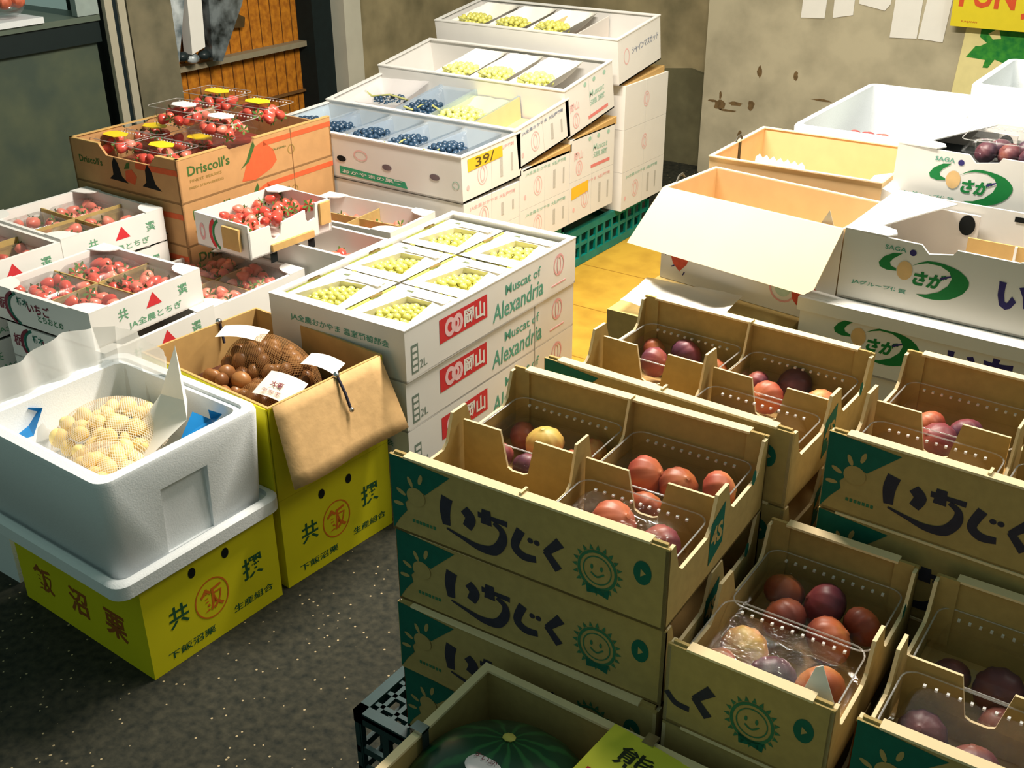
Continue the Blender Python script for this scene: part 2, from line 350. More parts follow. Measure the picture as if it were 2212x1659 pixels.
# papers and posters on the back wall
def wallquad(name, label, cat, pts, m, extra=None, th=.002, y=4.748):
    mb = MB(); cx = pts[0][0]; cz = pts[0][1]
    fr = lambda u, v, w: (u-cx, -w, v-cz)
    mb.prism(pts, 0, th, m, fr)
    if extra: extra(mb, fr, th)
    o = mb.obj(name); o.location = (cx, y, cz); return tag(o, label, cat)
ws = [([(-1.795, .747), (-1.69, .752), (-1.685, 1.0), (-1.79, 1.0)], 'leftmost white paper note on the concrete wall'),
      ([(-1.655, .757), (-1.57, .775), (-1.57, 1.0), (-1.66, 1.0)], 'short white paper note second from the left on the wall'),
      ([(-1.55, .822), (-1.44, .803), (-1.42, .83), (-1.41, 1.0), (-1.56, 1.0)], 'slanted white paper note third from the left on the wall'),
      ([(-1.405, .70), (-1.295, .705), (-1.29, 1.0), (-1.40, 1.0)], 'long white paper note, left of the touching pair on the wall'),
      ([(-1.29, .706), (-1.19, .70), (-1.17, 1.0), (-1.265, 1.0)], 'long white paper note touching the yellow sign on the wall')]
for p, l in ws: wallquad('paper_note', l, 'paper', p, PAPER)
def signx(mb, fr, th):
    mb.text('FUN JAPAN', -.86, .885, .13, mat('sign_red', (216, 84, 40), .6, .1), fr, th+.001, bold=.03, wid=.56)
    mb.text('FUNJAPAN', -1.09, .795, .008, ORED, fr, th+.001, bold=.01, wid=.06)
wallquad('yellow_sign', 'bright yellow sign with orange-red capital letters at the top right', 'sign', [(-1.16, .775), (-.45, .775), (-.45, 1.2), (-1.17, 1.2)], mat('sign_yellow', (226, 206, 40), .5, .04), signx, .006, 4.70)
def postx(mb, fr, th):
    mb.flat([(-1.09, .655), (-1.06, .70), (-1.045, .70), (-1.02, .715), (-1.05, .735), (-1.05, .79), (-.86, .80), (-.82, .68), (-.86, .60), (-.93, .64), (-.98, .655), (-1.0, .62), (-1.02, .62), (-1.015, .65)], LEAF, fr, th+.001)
    mb.flat([(-1.02, .75), (-1.0, .73), (-.97, .735), (-.985, .775)], mat('poster_cream', (236, 224, 160), .6, .06), fr, th+.002)
    mb.flat([(-.96, .79), (-.90, .765), (-.80, .74), (-.80, .79)], BLACK, fr, th+.002)
wallquad('leaf_poster', 'pale yellow poster with a green leaf picture under the yellow sign', 'poster', [(-1.135, .3), (-.5, .3), (-.5, .80), (-1.105, .80)], mat('poster_cream', (236, 224, 160), .6, .06), postx, .004)
# yellow sheet on the floor
ys = mat('yellow_plywood', (190, 152, 52), .6, c2=(166, 128, 40), scale=9, detail=8, lo=.3, hi=.6)
mb = MB(); mb.box(-2.6, 2.0, .001, -1.0, 3.95, .012, ys)
for k in range(5): mb.box(-2.6, 2.3+k*.35, .0121, -1.0, 2.304+k*.35, .0125, mat('ply_groove', (150, 110, 30), .8, .2))
tag(mb.obj('floor_sheet'), 'yellow-ochre board lying on the floor between the crates and cartons', 'board')
# ------------------------------------------------------------------ crates
def crate_mesh(w, d, h, m, grid=False):
    mb = MB(); t = .012
    mb.box(0, 0, h-.025, w, t*1.6, h, m); mb.box(0, d-t*1.6, h-.025, w, d, h, m); mb.box(0, 0, h-.025, t*1.6, d, h, m); mb.box(w-t*1.6, 0, h-.025, w, d, h, m)
    mb.box(0, 0, 0, w, t, .03, m); mb.box(0, d-t, 0, w, d, .03, m); mb.box(0, 0, 0, t, d, .03, m); mb.box(w-t, 0, 0, w, d, .03, m)
    for zz in (.072, .118): mb.box(0, .002, zz, w, .01, zz+.014, m); mb.box(w-.01, 0, zz, w-.002, d, zz+.014, m); mb.box(.002, 0, zz, .01, d, zz+.014, m)
    n = max(4, int(w/.055))
    for i in range(n+1): x = i*(w-.014)/n; mb.box(x, .001, .02, x+.014, .011, h-.02, m); mb.box(x, d-.011, .02, x+.014, d-.001, h-.02, m)
    n = max(4, int(d/.055))
    for i in range(n+1): y = i*(d-.014)/n; mb.box(w-.011, y, .02, w-.001, y+.014, h-.02, m); mb.box(.001, y, .02, .011, y+.014, h-.02, m)
    if grid:
        n = int(w/.03)
        for i in range(n): mb.box(i*w/n, 0, h-.012, i*w/n+.008, d, h-.004, m)
        n = int(d/.03)
        for i in range(n): mb.box(0, i*d/n, h-.012, w, i*d/n+.008, h-.004, m)
    mb.box(.01, .01, .004, w-.01, d-.01, .01, m)
    return mb
def crate(label, x0, y0, x1, y1, h, m, grid=False, z=0, group=None):
    o = crate_mesh(x1-x0, y1-y0, h, m, grid).obj('plastic_crate'); o.location = (x0, y0, z+.0005); return tag(o, label, 'crate', group)
crate('teal plastic crate under the nearer white grape cartons', -2.82, 2.61, -2.01, 3.205, .195, CRATE, z=.013)
crate('teal plastic crate under the farther white grape cartons, by the wall', -2.82, 3.215, -2.02, 3.87, .195-.05, CRATE, z=.013)
mb = MB(); mb.tube([(0, 0, 0), (.0, .03, .0)], .014, mat('pinkish_plug', (190, 140, 120), .6, .1), 12); o = mb.obj('round_plug'); o.location = (-1.999, 2.93, .155); o.rotation_euler = (0, 0, -.6)
tag(o, 'small round pinkish plug on the teal crate beneath the white cartons', 'plug')
crate('dark green crate whose gridded corner shows beside the tall fig stack', -.995, .962, -.45, 1.365, .209, CRATE_D, True)
crate('dark green crate under the watermelon carton in front', -.77, .53, -.18, .952, .2, CRATE_D, True)
crate('dark crate under the second fig stack', -.90, 1.37, -.46, 1.69, .209, CRATE_D)
crate('dark crate under the right-hand low fig cartons', -.44, .97, .24, 1.345, .209, CRATE_D)
crate('dark crate under the right-hand tall fig stack', -.42, 1.36, .14, 1.68, .229, CRATE_D)

# ------------------------------------------------------------------ fig cartons
def profile(L, H, low, base=0, n=2, post=.03):
    """wall outline with dips between raised parts: full at ends and middle"""
    pts = [(0, base), (L, base), (L, H)]; x = L-post; seg = L/2
    if n == 2:
        for c in (.75, .25):
            a, b = L*c+seg*.26, L*c-seg*.26
            pts += [(a+.022, H), (a+.008, low+.01), (a-.004, low), (b+.004, low), (b-.008, low+.01), (b-.022, H)]
    else:
        c = L/2; pts += [(c+.03, H), (c+.018, low+.004), (c+.01, low), (c-.01, low), (c-.018, low+.004), (c-.03, H)]
    return pts+[(0, H)]
def fig_front(mb, w, fr, half=False):
    dx = .215 if half else 0; k = 1
    def ok(*u): return True
    F = lambda u, v, ww: fr(u-dx, v, ww)
    if not half:
        mb.flat([(.0015, .1255), (.104, .118), (.061, .0764), (.0484, .0816), (.0249, .0518), (.0278, .0401), (.0141, .0227), (.0017, .0022)], GREEN, F)
        for (x, y), a in zip(((.0536, .0987), (.0358, .0899), (.0189, .0688), (.0134, .0480)), (1.3, 2.0, 2.7, 3.2)):
            c, s_ = math.cos(a), math.sin(a)
            mb.flat([(x+.009*math.cos(q)*c-.0035*math.sin(q)*s_, y+.009*math.cos(q)*s_+.0035*math.sin(q)*c) for q in [i*.628 for i in range(10)]], KRAFT, F, .001)
        mb.disc(.0448, .0679, .016, .015, KRAFT, F, .0011)
        for q in range(7): mb.box(.037+q*.006, -.0006, .024, .041+q*.006, 0, .029, LTG2, lambda x, y, z: F(x, z, .0007 if y else .0002))
        mb.stroke([(.0985, .0855), (.0945, .064), (.0965, .040)], [.019, .018, .013], INK, F)
        mb.stroke([(.1265, .0767), (.137, .065), (.131, .0485)], [.015, .018, .015], INK, F)
        mb.stroke([(.1494, .0768), (.172, .0772), (.1965, .0767)], [.009, .007, .009], INK, F)
        mb.stroke([(.163, .0880), (.1629, .0647)], [.014, .018], INK, F, .0008)
        mb.stroke([(.0965, .0353), (.123, .0289), (.1507, .0232), (.175, .0273), (.1885, .046), (.1884, .0629), (.175, .0719)], [.003, .006, .011, .016, .015, .010, .006], INK, F, .001)
        mb.stroke([(.2178, .0760), (.2084, .0485), (.2212, .0363), (.2416, .0377)], [.014, .013, .013, .010], INK, F)
    else:
        mb.stroke([(.2178, .050), (.2312, .0363), (.2506, .0345)], [.008, .009, .009], INK, F)
    if not half:
        for p in ((.2325, .0648), (.2426, .0647)): mb.disc(*p, .0045, .0042, INK, F)
    mb.stroke([(.278, .0785), (.2558, .0544)], [.016, .009], INK, F); mb.stroke([(.2560, .0575), (.2765, .0345)], [.010, .013], INK, F, .0008)
    cx, cz = .333, .0563; mb.disc(cx, cz, .029, .031, GRN3, F, .0006, 24, rin=.86); mb.disc(cx, cz, .021, .022, GRN3, F, .0006, 24, rin=.92)
    for q in range(20):
        a = q*.31416; mb.flat([(cx+.030*math.cos(a-.1), cz+.032*math.sin(a-.1)), (cx+.037*math.cos(a), cz+.040*math.sin(a)), (cx+.030*math.cos(a+.1), cz+.032*math.sin(a+.1))], GRN3, F)
    for dx2 in (-.008, .006): mb.disc(cx+dx2, cz+.004, .002, .004, GRN3, F)
    mb.stroke([(cx-.009, cz-.005), (cx, cz-.010), (cx+.010, cz-.003)], .0025, GRN3, F)
    mb.flat([(.317, .034), (.333, .029), (.352, .032), (.350, .017), (.334, .021), (.319, .018)], GREEN, F)
    mb.disc(.396, .078, .0125, .018, GREEN, F, .0006); mb.disc(.396, .078, .005, .007, KRAFT, F, .001, 3)
LTG2 = mat('dull_green_ink', (60, 120, 86), .8, .1); GRN3 = mat('stamp_green', (58, 120, 88), .8, .15, 80)
FH = .128
fig_meshes = {}
def fig_carton(label, loc, rot, w=.43, d=.33, half=False, divide=True, closed=False, group=None, band=False):
    t = thing('fig_carton', label, 'carton', loc, rot, group); th = .005; H = FH
    key = (w, half, closed, divide)
    if key not in fig_meshes:
        mb = MB(); mb.box(0, 0, 0, w, d, .004, KRAFT_IN); mb.box(0, 0, 0, w, th, H-.003, KRAFT); mb.box(0, d-th, 0, w, d, H-.003, KRAFT)
        for x0 in (0, w-th):
            P = profile(d, H-.006, H-.058, 0, 2); mb.prism(P, x0, x0+th, KRAFT, lambda u, v, ww: (ww, u, v), KRAFT_EDGE_LIT)
        for x0 in (th, w-th-.026):   # corner tabs folded in at front and back
            for y0 in (th, d-2*th): mb.box(x0, y0, .02, x0+.026, y0+th, H, KRAFT)
        fig_front(mb, w, FRONT, half)
        if not half:
            S_ = SIDE(w); mb.flat([(.13, .02), (.175, .035), (.175, .10), (.13, .085)], GREEN, S_); mb.text('4S', .152, .06, .03, KRAFT, S_, .001, bold=.04)
        mb.disc(d-.05, .08, .008, .012, GREEN, SIDE(w))
        r_ = MB(); r_.box(.026, -.001, 0, w-.026, .016, .0035, KRAFT_EDGE_LIT)
        dv = MB(); c = MB()
        if divide:
            if w > .3:
                dv.prism(profile(d-.006, H+.004, H-.062, .006, 2), 0, .004, KRAFT, lambda u, v, ww: (w/2-.002+ww, u+.003, v), KRAFT_EDGE_LIT)
                for x0, x1 in ((.012, w/2-.01), (w/2+.008, w-.012)):
                    c.prism(profile(x1-x0, H-.022, H-.085, .006, 1), 0, .004, KRAFT, lambda u, v, ww, x0=x0: (x0+u, d/2-.002+ww, v), KRAFT_EDGE_LIT)
        fig_meshes[key] = (mb.mesh('carton_body'), r_.mesh('folded_rim'), dv.mesh('divider') if divide and w > .3 else None, c.mesh('cross_divider') if divide and w > .3 else None)
    a, r_, dv, c = fig_meshes[key]
    put('carton_body', a, t)
    for y0 in (-.001, d-.013): put('folded_rim', r_, t).location = (0, y0, H-.003)
    if dv and not closed: put('divider', dv, t); put('cross_divider', c, t)
    return t
# clear clamshell
def clam_mesh(w, d, h):
    mb = MB(); r = .02
    def R_(i, z, rr=r): return rrect(i, i, w-i, d-i, rr, z)
    mb.loft([R_(.016, .002), R_(.008, h*.5), R_(.003, h*.5+.001)], CLEAR, True, False)
    mb.loft([R_(.0, h*.52), R_(.002, h*.52+.003), R_(.010, h*.56), R_(.018, h-.006), R_(.024, h)], CLEAR, False, True)
    rb = MB()
    L_ = rrect(.001, .001, w-.001, d-.001, .02, h*.97); L_.append(L_[0]); rb.tube(L_, .0012, CLEARRIM, 5)
    n = int(w/.0135)
    for i in range(2, n-1): rb.box(i*w/n, d-.021, h-.006, i*w/n+.0035, d-.0165, h-.003, GLINT)
    mb.v += rb.v and [] ; return mb, rb
clams = {}
def clamshell(label, loc, rot, w=.19, d=.148, h=.07, group=None, cat='fruit pack'):
    k = (w, d, h)
    if k not in clams: a, b_ = clam_mesh(*k); clams[k] = (a.mesh('plastic_shell'), b_.mesh('ribbed_edge'))
    t = thing('clear_clamshell', label, cat, loc, rot, group)
    sh = put('plastic_shell', clams[k][0], t); put('ribbed_edge', clams[k][1], sh); return t
def figshape(m):
    mb = MB()
    def fn(t, a): return 1+.035*math.cos(9*a)*math.sin(t)**2
    nu, nv = 36, 12; rings = []
    prof = [(0.0, -.86), (.30, -.90), (.62, -.80), (.88, -.50), (1.0, -.10), (.97, .28), (.80, .62), (.55, .84), (.30, .94), (.15, .99), (.11, 1.04), (.0, 1.05)]
    for j, (r, z) in enumerate(prof):
        rings.append([(.027*r*(1+.03*math.cos(11*2*math.pi*i/nu)*min(1, r*1.2))*math.cos(2*math.pi*i/nu), .027*r*(1+.03*math.cos(11*2*math.pi*i/nu))*math.sin(2*math.pi*i/nu), .024*z) for i in range(nu)])
    mb.loft(rings, m, False, False); return mb.mesh('fig')
FIGM = [fruit('fig_red', [(.25, (100, 34, 34)), (.5, (170, 72, 54)), (.8, (204, 116, 76)), (1, (206, 180, 100))], stripes=1),
        fruit('fig_purple', [(.2, (46, 26, 40)), (.5, (92, 46, 68)), (.75, (140, 62, 66)), (1, (180, 100, 66))], stripes=1),
        fruit('fig_brown', [(.2, (70, 28, 28)), (.5, (130, 58, 42)), (.75, (180, 94, 54)), (1, (196, 140, 66))], stripes=1),
        fruit('fig_dark', [(.2, (38, 28, 44)), (.5, (66, 44, 60)), (.8, (104, 56, 60)), (1, (140, 80, 60))], stripes=1),
        fruit('fig_yellow', [(.1, (130, 60, 38)), (.4, (196, 120, 66)), (.7, (222, 162, 92)), (1, (206, 184, 84))], stripes=1)]
FIG = [figshape(m) for m in FIGM]
def fig(x, y, z, kind, s=1, tilt=None, label='', group=''):
    o = put('fig', FIG[kind]); o.location = (x, y, z); o.scale = (s, s, s*.95)
    o.rotation_euler = tilt or (R.uniform(-1.2, 1.2), R.uniform(-1.2, 1.2), R.uniform(0, 6))
    return tag(o, label, 'fig', group)
# front tall stack
z0 = .2105
for i in range(4):
    lv = 3-i; jx, ja = [(0, 0), (.004, .3), (-.002, -.4), (.003, .2)][i]
    fig_carton('brown fig carton with brushed writing, %s of the front stack' % ORD[i], (-.897+.0, .981+jx, z0+FH*lv), (2.1+ja)*D2R, divide=True, group='fig cartons of the front stack', closed=i > 0)
for i in range(4):
    fig_carton('brown fig carton in the stack behind the front one, %s' % ORD[i], (-.879, 1.348, .2105+.006+FH*(3-i)), -1.4*D2R, divide=True, group='fig cartons of the second stack', closed=i > 0)
for i in range(4):
    fig_carton('brown fig carton in the stack at the right edge, %s' % ORD[i], (-.404, 1.352, .230+FH*(3-i)), -1.6*D2R, divide=True, group='fig cartons of the right stack', closed=i > 0)
for i in range(3):
    fig_carton('narrow two-pack fig carton, %s of the low middle stack' % ORD[i], (-.455, .985, .2105+FH*(2-i)), .6*D2R, w=.213, d=.335, half=True, group='narrow fig cartons', closed=i > 0)
for i in range(3):
    fig_carton('fig carton with green corner print, bottom right, %s of its stack' % ORD[i], (-.218, .990, .2105+FH*(2-i)), .4*D2R, d=.335, group='fig cartons at the bottom right', closed=i > 0)
def pack_in(lab, o, ang, x, y, w, d, h, z, n=0):
    c, s_ = math.cos(ang), math.sin(ang)
    return clamshell(lab, (o[0]+x*c-y*s_, o[1]+x*s_+y*c, z), ang, w, d, h)
A_ = 2.1*D2R; oA = (-.897, .981); zA = .2105+FH*3+.005
pack_in('clear fig pack in the back left cell of the front stack carton', oA, A_, .014, .172, .194, .148, .075, zA)
pack_in('clear fig pack in the back right cell of the front stack carton', oA, A_, .224, .172, .194, .148, .075, zA)
pack_in('clear fig pack in the front right cell of the front stack carton', oA, A_, .224, .012, .194, .146, .075, zA)
def figs(lst, lab, grp):
    for x, y, z, k, s in lst: fig(x, y, z, k, s, None, lab, grp)
figs([(-.803, 1.235, zA+.044, 4, 1.12), (-.748, 1.226, zA+.026, 2, .95), (-.800, 1.185, zA+.024, 1, .95), (-.74, 1.275, zA+.026, 0, .9), (-.86, 1.19, zA+.026, 1, .9), (-.86, 1.26, zA+.026, 2, .9)],
     'reddish fig in the back left pack of the front stack', 'figs in the back left pack of the front stack')
figs([(-.628, 1.238, zA+.044, 0, 1.15), (-.575, 1.240, zA+.044, 2, 1.1), (-.515, 1.245, zA+.056, 0, 1.05), (-.596, 1.185, zA+.026, 2, 1.05), (-.53, 1.19, zA+.026, 1, .9), (-.64, 1.19, zA+.026, 0, .85)],
     'orange-red fig in the back right pack of the front stack', 'figs in the back right pack of the front stack')
figs([(-.597, 1.090, zA+.056, 0, 1.22), (-.524, 1.088, zA+.048, 1, 1.1), (-.60, 1.03, zA+.024, 2, .9), (-.51, 1.03, zA+.024, 0, .9)],
     'dusky red fig in the front right pack of the front stack', 'figs in the front right pack of the front stack')
oB = (-.879, 1.348); zB = zA+.006; B_ = -1.4*D2R
for x, y, s in ((.014, .172, 'back left'), (.224, .172, 'back right'), (.224, .012, 'front right')):
    pack_in('clear fig pack in the %s cell of the second fig stack' % s, oB, B_, x, y, .194, .147, .075, zB)
figs([(-.800, 1.585, zB+.038, 1, 1.0), (-.765, 1.640, zB+.038, 1, 1.15), (-.70, 1.62, zB+.032, 2, .9), (-.83, 1.64, zB+.032, 2, .85)], 'purple fig in the back left pack of the second stack', 'figs in the back left pack of the second stack')
figs([(-.582, 1.575, zB+.036, 0, 1.05), (-.562, 1.645, zB+.032, 3, 1.2), (-.500, 1.605, zB+.034, 0, 1), (-.62, 1.62, zB+.032, 1, .85)], 'fig in the back right pack of the second stack', 'figs in the back right pack of the second stack')
figs([(-.615, 1.445, zB+.034, 0, 1), (-.555, 1.448, zB+.034, 1, 1.1), (-.50, 1.41, zB+.034, 1, 1)], 'fig in the front right pack of the second stack', 'figs in the front right pack of the second stack')
oC = (-.404, 1.352); zC = .230+FH*3+.005; C_ = -1.6*D2R
for x, y, s in ((.014, .172, 'back left'), (.014, .012, 'front left'), (.224, .172, 'back right'), (.224, .012, 'front right')):
    pack_in('clear fig pack in the %s cell of the right fig stack' % s, oC, C_, x, y, .194, .147, .075, zC)
figs([(-.325, 1.60, zC+.038, 0, .95), (-.270, 1.60, zC+.038, 1, 1.05), (-.300, 1.555, zC+.038, 1, 1.15), (-.36, 1.56, zC+.022, 2, .9)], 'dusky fig in the back left pack of the right stack', 'figs in the back left pack of the right stack')
figs([(-.345, 1.44, zC+.038, 0, 1.05), (-.275, 1.435, zC+.038, 0, 1.0), (-.31, 1.39, zC+.022, 1, .9), (-.24, 1.39, zC+.022, 1, .9)], 'dusky fig in the front left pack of the right stack', 'figs in the front left pack of the right stack')
figs([(-.13, 1.58, zC+.038, 1, 1), (-.08, 1.56, zC+.038, 3, 1), (-.12, 1.43, zC+.038, 3, 1)], 'dark fig in the right-hand packs of the right stack', 'figs in the right-hand packs of the right stack')
# narrow carton D
zD = .2105+FH*2+.005; oD = (-.455, .985)
pack_in('clear fig pack in the back half of the narrow carton', oD, .0105, .008, .170, .196, .155, .078, zD)
pack_in('clear fig pack in the front half of the narrow carton, tilted over the rear one', oD, .0105, .008, .008, .196, .158, .090, zD)
figs([(-.408, 1.262, zD+.042, 2, 1.08), (-.348, 1.262, zD+.044, 1, 1.21), (-.385, 1.205, zD+.042, 2, 1.17), (-.290, 1.250, zD+.042, 2, 1.03), (-.318, 1.196, zD+.042, 2, 1.24)],
     'brown-red fig in the rear pack of the narrow carton', 'figs in the rear pack of the narrow carton')
figs([(-.402, 1.108, zD+.048, 4, 1.17), (-.418, 1.060, zD+.042, 2, 1.08), (-.350, 1.078, zD+.046, 3, 1.17), (-.292, 1.092, zD+.048, 2, 1.21), (-.300, 1.040, zD+.040, 2, 0.97)],
     'brown-red fig in the front pack of the narrow carton', 'figs in the front pack of the narrow carton')
# price tag tip
mb = MB(); mb.prism([(0, 0), (.042, .004), (.040, .02), (.020, .066), (.012, .062), (-.004, .01)], 0, .0012, PAPER, FRONT)
o = mb.obj('price_tag'); o.location = (-.288, 1.000, zD+.085); o.rotation_euler = (-.25, 0, .25); tag(o, 'pointed white paper tag stuck in the corner of the narrow fig carton', 'tag')
oE = (-.218, .990)
pack_in('clear fig pack in the back left cell of the bottom right carton', oE, .007, .012, .174, .196, .150, .078, zD)
pack_in('clear fig pack in the front left cell of the bottom right carton', oE, .007, .012, .010, .196, .150, .088, zD)
figs([(-.165, 1.24, zD+.026, 3, .9), (-.105, 1.235, zD+.032, 3, 1.2), (-.170, 1.19, zD+.024, 3, .95), (-.06, 1.22, zD+.026, 3, 1.1), (-.09, 1.18, zD+.026, 3, .95)],
     'very dark fig in the back pack of the bottom right carton', 'figs in the back pack of the bottom right carton')
figs([(-.165, 1.105, zD+.032, 3, 1.12), (-.10, 1.09, zD+.030, 3, 1.1), (-.115, 1.045, zD+.030, 2, .9), (-.165, 1.05, zD+.026, 3, .9), (-.06, 1.06, zD+.03, 3, 1.1)],
     'very dark fig in the front pack of the bottom right carton', 'figs in the front pack of the bottom right carton')

# ------------------------------------------------------------------ watermelon carton
t = thing('watermelon_carton', 'open brown carton with a watermelon inside in the foreground', 'carton', (-.711, .545, .2012), 0)
mb = MB(); w, d, h, th = .51, .405, .25, .006
mb.box(0, 0, 0, w, d, .006, KRAFT_IN); mb.box(0, 0, 0, w, th, h, KRAFT); mb.box(0, d-th, 0, w, d, h, KRAFT); mb.box(0, th, 0, th, d-th, h, KRAFT); mb.box(w-th, th, 0, w, d-th, h, KRAFT); mb.obj('carton_body', t)
mb = MB(); mb.box(-.003, -.003, h, w+.003, .009, h+.004, KRAFT_EDGE_LIT); mb.box(-.003, d-.009, h, w+.003, d+.003, h+.004, KRAFT_EDGE_LIT); mb.box(-.003, .009, h, .009, d-.009, h+.004, KRAFT_EDGE_LIT); mb.box(w-.009, .009, h, w+.003, d-.009, h+.004, KRAFT_EDGE_LIT); mb.obj('rim', t)
for lb, loc, rz in (('silver clip on the left edge of the watermelon carton', (-.711, .80, .455), 0), ('silver clip on the back edge of the watermelon carton', (-.452, .947, .455), math.pi/2)):
    mb = MB(); mb.box(-.008, -.008, -.02, -.005, .008, .004, METAL); mb.box(-.008, -.008, .002, .012, .008, .006, METAL); mb.box(.010, -.006, -.05, .012, .006, .004, mat('dark_strap', (50, 60, 60), .4, .1))
    o = mb.obj('metal_clip'); o.location = loc; o.rotation_euler = (0, 0, rz); tag(o, lb, 'clip')
m = bpy.data.materials.new('watermelon_rind'); m.use_nodes = True; nt = m.node_tree; b = nt.nodes['Principled BSDF']
tc = nt.nodes.new('ShaderNodeTexCoord'); gr = nt.nodes.new('ShaderNodeTexGradient'); gr.gradient_type = 'RADIAL'; nt.links.new(tc.outputs['Object'], gr.inputs[0])
ns = nt.nodes.new('ShaderNodeTexNoise'); ns.inputs['Scale'].default_value = 25; nt.links.new(tc.outputs['Object'], ns.inputs['Vector'])
mm = nt.nodes.new('ShaderNodeMath'); mm.operation = 'MULTIPLY_ADD'; mm.inputs[1].default_value = .09; nt.links.new(ns.outputs[0], mm.inputs[0]); nt.links.new(gr.outputs[1], mm.inputs[2])
sn = nt.nodes.new('ShaderNodeMath'); sn.operation = 'MULTIPLY'; sn.inputs[1].default_value = 2*math.pi*11; nt.links.new(mm.outputs[0], sn.inputs[0])
s2 = nt.nodes.new('ShaderNodeMath'); s2.operation = 'SINE'; nt.links.new(sn.outputs[0], s2.inputs[0])
rp = nt.nodes.new('ShaderNodeValToRGB'); nt.links.new(s2.outputs[0], rp.inputs[0]); rp.color_ramp.elements[0].color = (*srgb((16, 60, 40)), 1); rp.color_ramp.elements[1].color = (*srgb((34, 92, 52)), 1); rp.color_ramp.elements[1].position = .9; rp.color_ramp.elements[0].position = .3
nt.links.new(rp.outputs[0], b.inputs['Base Color']); b.inputs['Roughness'].default_value = .3
mb = MB(); mb.ball((0, 0, 0), .138, m, 32, 20, (1, 1, .93)); t = thing('watermelon', 'large dark green striped watermelon inside the foreground carton', 'watermelon', (-.590, .805, .352), (-.24, -.02, 0))
rd = mb.obj('rind', t); mb = MB(); mb.ball((0, 0, .130), .009, mat('stem_scar', (190, 180, 90), .7, .2), 8, 6, (1, 1, .4)); mb.obj('stem_scar', rd)
mb = MB(); mb.ball((0, -.052, .117), .024, mat('pale_sticker', (226, 216, 220), .5, .03), 20, 6, (1, 1, .22)); mb.text('すいか', 0, -.050, .010, MAROON, lambda u, v, ww: (u, v, .1235+ww)); mb.obj('sticker', t)
CARD = mat('yellow_card', (226, 222, 70), .6, .04)
mb = MB(); mb.box(0, -.30, 0, .20, 0, .002, CARD); fr = TOP(.002)
mb.text('熊本', .078, -.040, .036, mat('brush_ink', (44, 52, 34), .6, .2), fr, .0006, bold=.012, wid=.098)
mb.flat([(.012, -.085), (.045, -.085), (.045, -.12), (.012, -.12)], RED, fr); mb.disc(.10, -.13, .022, .022, RED, fr)
o = mb.obj('price_card'); o.location = (-.502, .945, .462); o.rotation_euler = (-.06, .09, -.03); tag(o, 'yellow card with black brushed characters leaning on the watermelon carton', 'sign')

# ------------------------------------------------------------------ yellow chestnut cartons and foam box
def yellow_faces(mb, w, d, h, holes=True):
    S_ = SIDE(w); k = d/.33
    mb.text('共', .075*k, .112, .050, GRNK, S_, bold=.018, sx=.95)
    mb.disc(.155*k, .104, .042*k, .047, ORED2, S_, .0007, 32, rin=.93); mb.text('飯', .155*k, .104, .058, ORED2, S_, bold=.02, sx=.95)
    mb.text('撰', .262*k, .118, .052, GRNK, S_, bold=.018)
    mb.text('下飯沼栗', .095*k, .030, .018, GRNK, S_, bold=.012, wid=.115*k); mb.text('生産組合', .255*k, .042, .018, GRNK, S_, bold=.012, wid=.105*k)
    if holes:
        for u in (.118*k, .200*k): mb.disc(u, .188, .009, .012, BLACK, S_, .0008)
    for i, ch in enumerate('飯沼栗'): mb.text(ch, .09+.125*i, .085, .066, mat('red_brown_ink', (150, 84, 30), .8, .1), FRONT, bold=.025)
    for u in (.13, .26): mb.text('特', u, .165, .03, GRNK, FRONT, bold=.01)
GRNK = mat('deep_green_ink', (34, 84, 50), .8, .1); ORED2 = mat('orange_brown_ink', (206, 106, 24), .8, .08)
def yellow_closed(label, loc, rot, w, d, h):
    t = thing('chestnut_carton', label, 'carton', loc, rot, 'yellow chestnut cartons'); mb = MB(); mb.box(0, 0, 0, w, d, h, YEL); yellow_faces(mb, w, d, h); mb.obj('carton_body', t)
    mb = MB(); mb.box(.001, d/2-.02, h, w-.001, d/2+.02, h+.0005, mat('tape', (190, 170, 90), .3, .05)); mb.obj('tape', t)
yellow_closed('yellow chestnut carton with green and orange characters under the white foam box', (-1.975, .972, .0005), -2*D2R, .445, .335, .2205)
yellow_closed('closed yellow chestnut carton on the floor beneath the open chestnut carton', (-1.952, 1.345, .0005), -4*D2R, .43, .325, .2245)
t = thing('open_chestnut_carton', 'open brown-lined yellow carton full of netted chestnuts, one flap hanging down', 'carton', (-1.952, 1.345, .226), -4*D2R)
w, d, h, th = .43, .325, .224, .006
mb = MB(); mb.box(0, 0, 0, w, d, .006, KRAFT_IN)
for a in ((0, 0, w, th), (0, d-th, w, d), (0, th, th, d-th), (w-th, th, w, d-th)): mb.box(a[0], a[1], 0, a[2], a[3], h, KRAFT_IN)
mb.box(-.0008, -.0008, 0, w+.0008, -.0002, h-.002, YEL); mb.box(w+.0002, -.0008, 0, w+.0008, d, h-.002, YEL); mb.obj('carton_body', t)
mb = MB(); n = 8; vs = []
for i in range(n+1):
    for j in range(7):
        v = j/6; u = i/n; ang = .40+.05*math.sin(u*6)*v
        vs.append((w+.002+.175*v*math.sin(ang), .01+(d-.02)*u+(-.02*v*(1-u)+.012*v*u), h-.175*v*math.cos(ang)*(1+.015*math.sin(u*9))))
mb.add(vs, [(i*7+j, (i+1)*7+j, (i+1)*7+j+1, i*7+j+1) for i in range(n) for j in range(6)], mat('flap_kraft', (206, 168, 116), .85, .12, 40, bump=.3), True)
o = mb.obj('side_flap', t); so = o.modifiers.new('s', 'SOLIDIFY'); so.thickness = .003
mb = MB(); mb.box(.35, -.007, .02, w, -.003, h, YEL); mb.obj('front_flap', t)
